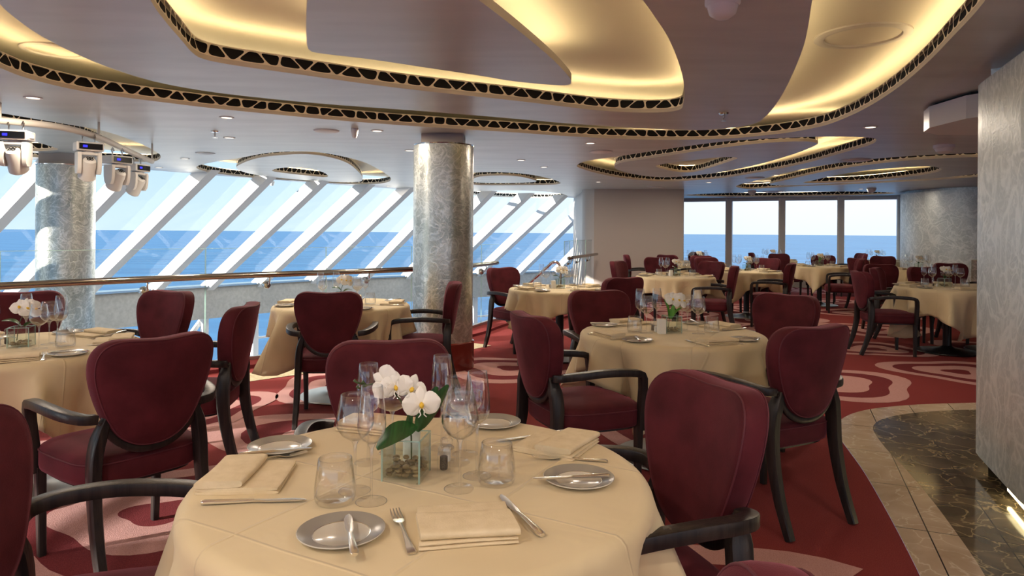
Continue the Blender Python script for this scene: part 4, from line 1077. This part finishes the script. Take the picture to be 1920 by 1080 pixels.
def make_orchid(v):
    """v 0 = tall spray with one broad drooping leaf, 1 = upright bright leaves, 2 = compact spray"""
    t = thing('orchid_spray', 'x', 'flower'); bp, bl, bs, bf = bmesh.new(), bmesh.new(), bmesh.new(), bmesh.new()
    if v == 0:
        pts = catmull([(.012, .0, .03), (.010, -.005, .11), (-.005, -.01, .16), (-.03, -.01, .195), (-.065, 0, .215), (-.11, .01, .205)], 5)
        sweep(bs, pts, .004, .004, n=6, sup=2)
        for x, z in ((-.105, .212), (-.118, .200), (-.125, .215)): sweep(bs, [(-.10, .01, .207), (x, .008, z), (x-.006, .006, z+.006)], [.003, .005, .008], [.003, .005, .008], n=6, sup=2)
        for c, n_, s, r in (((-.050, -.02, .222), (-.35, -1, .1), 1.0, 1.2), ((-.022, -.028, .212), (.15, -1, .0), .95, .1), ((.012, -.02, .205), (.55, -1, .15), .95, -.5), ((.040, -.035, .172), (.2, -1, .05), 1.08, .05)): flower(bp, bl, c, n_, s*.9, r)
        leaf(bf, (.025, -.01, .115), (-.062, -.055, .072), .055, .012, .5)
        leaf(bf, (.03, .0, .10), (.098, .03, .205), .040, .0, 1.2); leaf(bf, (.028, -.01, .10), (.072, .01, .205), .038, .0, 1.4)
        leaf(bf, (.0, 0, .09), (.012, -.012, .155), .016, .0, 1.3)
        lm = leaf_m
    else:
        pts = catmull([(-.02, 0, .02), (-.01, 0, .10), (.01, 0, .15), (.05, 0, .175), (.09, 0, .165)], 5); sweep(bs, pts, .004, .004, n=6, sup=2)
        L_ = [((0, -.02, .19), (-.2, -1, .2), 1, .3), ((.035, -.02, .185), (.2, -1, .1), 1, .9), ((.068, -.015, .18), (.5, -1, .2), .9, 1.6), ((.0, .01, .20), (-.5, -.7, .5), .9, 0)]
        for c, n_, s, r in L_[:4]: flower(bp, bl, c, n_, s, r)
        if v == 1:
            leaf(bf, (-.02, 0, .07), (-.055, -.02, .19), .03, .01, 1.2); leaf(bf, (-.01, -.01, .07), (.005, -.02, .16), .026, .0, 1.4); leaf(bf, (0, -.01, .08), (.055, -.02, .14), .024, .01, .8)
        else:
            leaf(bf, (.0, 0, .09), (-.075, -.03, .125), .04, .015, .3); leaf(bf, (.01, 0, .09), (.085, -.02, .105), .038, .012, .2)
        lm = leafb_m if v == 1 else leaf_m
    link('petals', bp, petal_m, t, 2); link('lips', bl, lip_m, t, 2); link('stalk', bs, stem_m, t, 2); link('leaves', bf, lm, t, 2)
    return t
orc = [make_orchid(i) for i in range(3)]
def make_shaker(m, nm):
    t = thing(nm, 'x', 'shaker')
    bm = bmesh.new(); box(bm, -.016, .016, -.016, .016, 0, .045, None, .003); link('body', bm, crystal, t)
    bm = bmesh.new(); lathe(bm, [(0, .006), (.009, .006), (.010, .012), (.0095, .038), (0, .038)], 12); link('filling', bm, m, t, True)
    bm = bmesh.new(); lathe(bm, [(.013, .045), (.015, .050), (.015, .060), (.009, .068), (.010, .078), (.006, .084), (0, .085)], 16); link('cap', bm, crystal, t, True)
    return t
pep_s, salt_s = make_shaker(pepper_m, 'pepper_mill'), make_shaker(salt_m, 'salt_shaker')
def p_cube(bm):
    box(bm, -.022, .022, -.022, .022, 0, .088, None, .004)
cub_s = single('candle_block', 'candle holder', p_cube, salt_m, False)

# ------------------------------------------------------------------ front table, item by item
FT = 'on the front table'
x, y, r = along((662, 1042), (652, 962)); px0, py0 = pz(640, 1005, TOP)
put(plate_s, px0, py0, 0, 'side plate nearest the camera '+FT+', knife standing on it')
x, y, r = along((664, 1035), (650, 968), TOP+.02); put(butter_s, x, y, r, 'butter knife resting on edge on the nearest side plate', TOP+.013)
x, y, r = along((775, 1045), (738, 960)); put(fork_s, x, y, r, 'fork lying between the nearest plate and napkin '+FT)
x, y = pz(872, 990, TOP); put(nap_s, x, y, radians(9), 'cream folded napkin nearest the camera '+FT)
x, y, r = along((1012, 1005), (940, 937)); put(knife_s, x, y, r, 'table knife at the near right edge '+FT)
x, y = pz(525, 842, TOP); put(plate_s, x, y, 0, 'side plate at the left side '+FT)
x, y, r = along((447, 852), (583, 838), TOP+.02); put(butter_s, x, y, r, 'butter knife across the left side plate '+FT, TOP+.013)
x, y, r = along((462, 868), (545, 858)); put(fork_s, x, y, r, 'fork beside the left napkin '+FT)
x, y = pz(466, 900, TOP); put(nap_s, x, y, radians(-86), 'cream folded napkin at the left side '+FT)
x, y, r = along((372, 948), (578, 940)); put(knife_s, x, y, r, 'table knife lying below the left napkin '+FT)
x, y = pz(1085, 903, TOP); put(plate_s, x, y, 0, 'side plate at the right side '+FT)
x, y, r = along((1142, 891), (1003, 897), TOP+.02); put(butter_s, x, y, r, 'butter knife across the right side plate '+FT, TOP+.013)
x, y, r = along((1132, 866), (1003, 862)); put(fork_s, x, y, r, 'fork between right napkin and right side plate '+FT)
x, y = pz(1043, 838, TOP); put(nap_s, x, y, radians(60), 'cream folded napkin at the right side '+FT)
x, y, r = along((1062, 812), (932, 831)); put(knife_s, x, y, r, 'table knife behind the right napkin '+FT)
x, y = pz(925, 797, TOP); put(plate_s, x, y, 0, 'side plate at the far side '+FT)
x, y = pz(712, 800, TOP); put(nap_s, x, y, radians(-20), 'cream folded napkin at the far side '+FT+', behind the glasses')
def gl(kind, px, py, label): x, y = pz(px, py, TOP); put(GL_S[kind], x, y, 0, label)
gl('tumbler', 628, 941, 'clear tumbler left of the nearest wine glasses '+FT)
gl('wine', 665, 921, 'wine glass just right of the left tumbler '+FT)
gl('flute', 696, 941, 'tall flute nearest the vase on its left '+FT)
gl('flute', 690, 868, 'tall flute behind the left wine glasses '+FT)
gl('coupe', 735, 849, 'wide coupe glass right behind the orchid petals '+FT)
gl('flute', 828, 840, 'tall flute behind the orchid leaves '+FT)
gl('wine', 862, 917, 'wine glass in front of the right glass cluster '+FT)
gl('flute', 894, 893, 'tall flute at the right of the right cluster '+FT)
gl('coupe', 872, 852, 'coupe glass at the back of the right cluster '+FT)
gl('wine', 858, 868, 'wine glass in the middle of the right cluster '+FT)
gl('tumbler', 931, 906, 'clear tumbler at the right of the glasses '+FT)
vx, vy = pz(762, 893, TOP); put(vase_s, vx, vy, radians(-9), 'square glass vase of pebbles in the centre of the front table')
put(orc[0], vx, vy, 0, 'white orchid spray with drooping dark leaf in the front vase', TOP+.012)
x, y = pz(832, 884, TOP); put(pep_s, x, y, .1, 'clear acrylic pepper mill right of the front vase')
x, y = pz(838, 868, TOP); put(salt_s, x, y, .4, 'clear salt shaker behind the pepper mill '+FT)
x, y = pz(772, 862, TOP); put(cub_s, x, y, .1, 'white candle block behind the vase '+FT)
rnd = random.Random(5); firstp = True
for lv in range(3):
    for i in range(16):
        gx = -.034+.0225*(i % 4)+rnd.uniform(-.003, .003)+(.004 if lv % 2 else 0); gy = -.034+.0225*(i//4)+rnd.uniform(-.003, .003)
        c, s = cos(radians(-9)), sin(radians(-9)); z = TOP+.0155+lv*.0098
        if lv == 2 and rnd.random() < .35: continue
        o = put(peb_s, vx+gx*c-gy*s, vy+gx*s+gy*c, rnd.uniform(0, 3), 'small brown river pebble inside the front vase', z, 'brown pebbles in the front vase')

# ------------------------------------------------------------------ other tables
def setting(tx, ty, ph, ang, side, R=.41):
    """one cover: diner sits at angle ang of the table centre, facing it"""
    u = Vector((cos(ang), sin(ang))); v = Vector((-u.y, u.x)); c = Vector((tx, ty))+u*R
    rz = atan2(u.x, -u.y)         # local +Y points to the centre
    left = Vector((u.y, -u.x))
    n = 'at the '+side+' side of the '+ph
    put(nap_s, c.x, c.y, rz, 'cream folded napkin '+n)
    p = Vector((tx, ty))+u*(R-.01)+left*-.21; 
    put(plate_s, p.x, p.y, 0, 'side plate '+n)
    put(butter_s, p.x, p.y, rz+1.1, 'butter knife on the plate '+n, TOP+.013)
    q = c+left*-.112; put(fork_s, q.x, q.y, rz, 'fork '+n)
    q = c+left*.112; put(knife_s, q.x, q.y, rz, 'table knife '+n)
def layout(key, angs, orchid, vrot, near=True, cube=True, seed=0, names=('near', 'right', 'far', 'left'), simple=False):
    tx, ty, ph = TAB[key]; tx -= .33 if key == 'oval' else 0; G = GL_S if near else GL_F; rnd = random.Random(seed)
    for a, nm in zip(angs, names): setting(tx, ty, ph, a, nm)
    put(vase_s, tx, ty, vrot, 'square glass vase in the centre of the '+ph)
    put(orc[orchid], tx, ty, vrot, 'white orchid spray in the vase of the '+ph, TOP+.012)
    b = bmesh.new(); rp = random.Random(seed+3)
    for i in range(36):
        w_ = bmesh.ops.create_icosphere(b, subdivisions=1, radius=.009)['verts']; dx, dy, dz = rp.uniform(-.034, .034), rp.uniform(-.034, .034), .012+rp.random()*.018
        for v in w_: v.co = Vector((v.co.x*1.2+dx, v.co.y+dy, v.co.z*.6+dz))
    o = link('pebbles', b, stone_m, None, 2, (tx, ty, TOP)); o.rotation_euler = (0, 0, vrot); tag(o, 'heap of brown pebbles inside the vase of the '+ph, 'pebbles', None, 'stuff')
    put(salt_s, tx-.10, ty-.02, .3, 'salt shaker left of the vase on the '+ph); put(pep_s, tx-.105, ty+.04, .3, 'pepper mill left of the vase on the '+ph)
    if cube: put(cub_s, tx-.075, ty-.06, .2, 'white candle block beside the vase on the '+ph)
    sp = [('flute', -.19, .06, 'left of the vase, farther'), ('wine', -.15, -.03, 'left of the vase, nearer'), ('tumbler', -.235, -.02, 'left of the vase'), ('flute', -.07, .12, 'just behind the vase'),
          ('wine', .145, -.055, 'right of the vase, nearer'), ('coupe', .09, .13, 'behind the vase'), ('flute', .17, .05, 'right of the vase, farther'), ('tumbler', .235, -.02, 'right of the vase'), ('wine', .10, .06, 'close beside the vase')]
    for k, dx, dy, w in sp:
        dx += rnd.uniform(-.012, .012); dy += rnd.uniform(-.012, .012)
        nm = {'wine': 'stemmed wine glass', 'flute': 'tall champagne flute', 'coupe': 'wide coupe glass', 'tumbler': 'clear tumbler'}[k]
        put(G[k], tx+dx, ty+dy, 0, nm+' '+w+' on the '+ph)
layout('left', [radians(a) for a in (-58, 25, 68, 150)], 2, .3, True, False, 1, ('near', 'right', 'far right', 'far left'))
layout('mid', [radians(a) for a in (-70, 30, 118, 205)], 1, .1, True, True, 2)
layout('rail', [radians(a) for a in (-84, 2, 95, 180)], 2, .1, True, True, 3)
layout('stair', [radians(a) for a in (-60, 35, 130, 215)], 2, .1, True, True, 4)
layout('wall', [radians(a) for a in (-35, 45, 100, 160)], 2, .4, False, True, 5)
layout('amber', [radians(a) for a in (-60, 35, 120, 200)], 2, .2, False, False, 6)
layout('third', [radians(a) for a in (-60, 35, 120, 200)], 1, .2, False, False, 7)
layout('oval', [radians(a) for a in (-95, 60, 120, 185)], 2, .2, True, False, 8)
layout('drum', [radians(a) for a in (-60, 35, 120, 200)], 2, .2, False, False, 9)
layout('far', [radians(a) for a in (-60, 35, 120, 200)], 2, .2, False, False, 10)
layout('last', [radians(a) for a in (-60, 35, 120, 200)], 2, .2, False, False, 11)
layout('corner', [radians(a) for a in (-60, 35, 120, 200)], 2, .2, False, False, 12)
x, y = 7.5, 11.0
bm = bmesh.new(); lathe(bm, [(0, 0), (.07, 0), (.08, .01), (.08, .93), (.085, .95), (.075, .96), (0, .96)], 32); tag(link('standing_post', bm, steel_col, None, True, (x, y, .003)), 'short swirled-steel post beside the oval table, at the pillar edge', 'post')

# ------------------------------------------------------------------ stage lights
pipe_pts = [(-5.6, 5.0), (-4.12, 5.35), (-3.62, 5.9), (-3.42, 6.5), (-3.62, 8.0)]
P0 = [pd(-120, 217, 4.9), pd(0, 226, 5.2), pd(110, 238, 5.6), pd(185, 258, 6.1), pd(240, 283, 6.9), pd(285, 303, 7.6)]
pt_ = thing('lighting_pipe', 'grey-brown curved pipe carrying the stage lights at left', 'pipe', P0[1])
bm = bmesh.new(); sweep(bm, catmull(P0, 6), .055, .055, n=12, sup=2); off(link('tube', bm, rim_m, pt_, 2), pt_)
for p in (P0[1], P0[3], P0[5]):
    bm = bmesh.new(); sweep(bm, [p, (p.x, p.y, ZR-.01)], .02, .02, up=(0, 1, 0), n=8, sup=2); off(link('hanger', bm, rim_m, pt_, True), pt_)
def make_head():
    t = thing('stage_light', 'x', 'stage light')
    bm = bmesh.new(); box(bm, -.13, .13, -.10, .10, -.15, -.055, None, .012); link('base_housing', bm, white_m, t)
    bm = bmesh.new(); box(bm, -.105, .115, -.106, -.098, -.135, -.072); link('display_panel', bm, screen_m, t)
    pn = t.children[-1]
    bm = bmesh.new(); box(bm, -.07, -.03, -.110, -.105, -.115, -.092); link('blue_screen', bm, blue_e, pn)
    bm = bmesh.new(); box(bm, .131, .1345, -.05, .05, -.125, -.08); 
    for i in range(6): box(bm, .1345, .137, -.04+i*.015, -.034+i*.015, -.12, -.085)
    link('side_grille', bm, greyw, t)
    bm = bmesh.new(); lathe(bm, [(.06, -.15), (.065, -.165), (.055, -.175)], 24); link('swivel', bm, greyw, t, True)
    for s in (-1, 1):
        bm = bmesh.new(); r0 = []
        for z, w in ((-.165, .09), (-.20, .10), (-.30, .095), (-.36, .08), (-.395, .05)):
            r0.append([(s*.095+.022*a, b*w/1.2, z) for a, b in ((-1, -.8), (-.8, -1), (.8, -1), (1, -.8), (1, .8), (.8, 1), (-.8, 1), (-1, .8))])
        loft(bm, r0); link('yoke_arm', bm, white_m, t, True)
    bm = bmesh.new(); box(bm, -.11, .11, -.07, .07, -.195, -.165, None, .01); link('yoke_bridge', bm, white_m, t)
    bm = bmesh.new()
    M = Matrix.Translation((0, 0, -.33)) @ Matrix.Rotation(radians(38), 4, 'X')
    lathe(bm, [(0, .12), (.04, .118), (.062, .10), (.072, .05), (.075, -.02), (.083, -.07), (.086, -.12), (.07, -.135), (0, -.13)], 28, M); hd = link('lamp_head', bm, white_m, t, True)
    bm = bmesh.new(); lathe(bm, [(0, -.137), (.055, -.137), (.068, -.132)], 24, M); link('lens', bm, dark_m, hd, True)
    bm = bmesh.new()
    for i in range(4):
        a = pi/4+i*pi/2; lathe(bm, [(.010, .123), (.017, .123), (.017, .126), (.010, .126), (.010, .123)], 12, M @ Matrix.Translation((.022*cos(a), .022*sin(a), 0)))
    link('fan_grille', bm, dark_m, hd)
    for s in (-.06, .06):
        bm = bmesh.new(); sweep(bm, [(s, 0, -.055), (s, 0, -.02), (s, .02, .02), (s, 0, .035), (s, -.03, .0)], .022, .012, up=(1, 0, 0), n=8, sup=3)
        link('hook_clamp', bm, chrome, t)
    return t
hd_s = make_head(); hd_s.scale = (.80, .80, .80)
for i, (px, py, d, rz, w) in enumerate(((30, 230, 5.25, .25, 'leftmost of the row, blue display turned to us'), (166, 254, 5.95, .75, 'second of the row, left of the sunlit column edge'), (220, 280, 6.5, 1.1, 'third of the row, head tilted left'), (257, 297, 7.2, 1.35, 'last of the row, farthest along the pipe'))):
    p = pd(px, py, d); put(hd_s, p.x, p.y, rz, 'white moving-head stage light, '+w, p.z-.02)
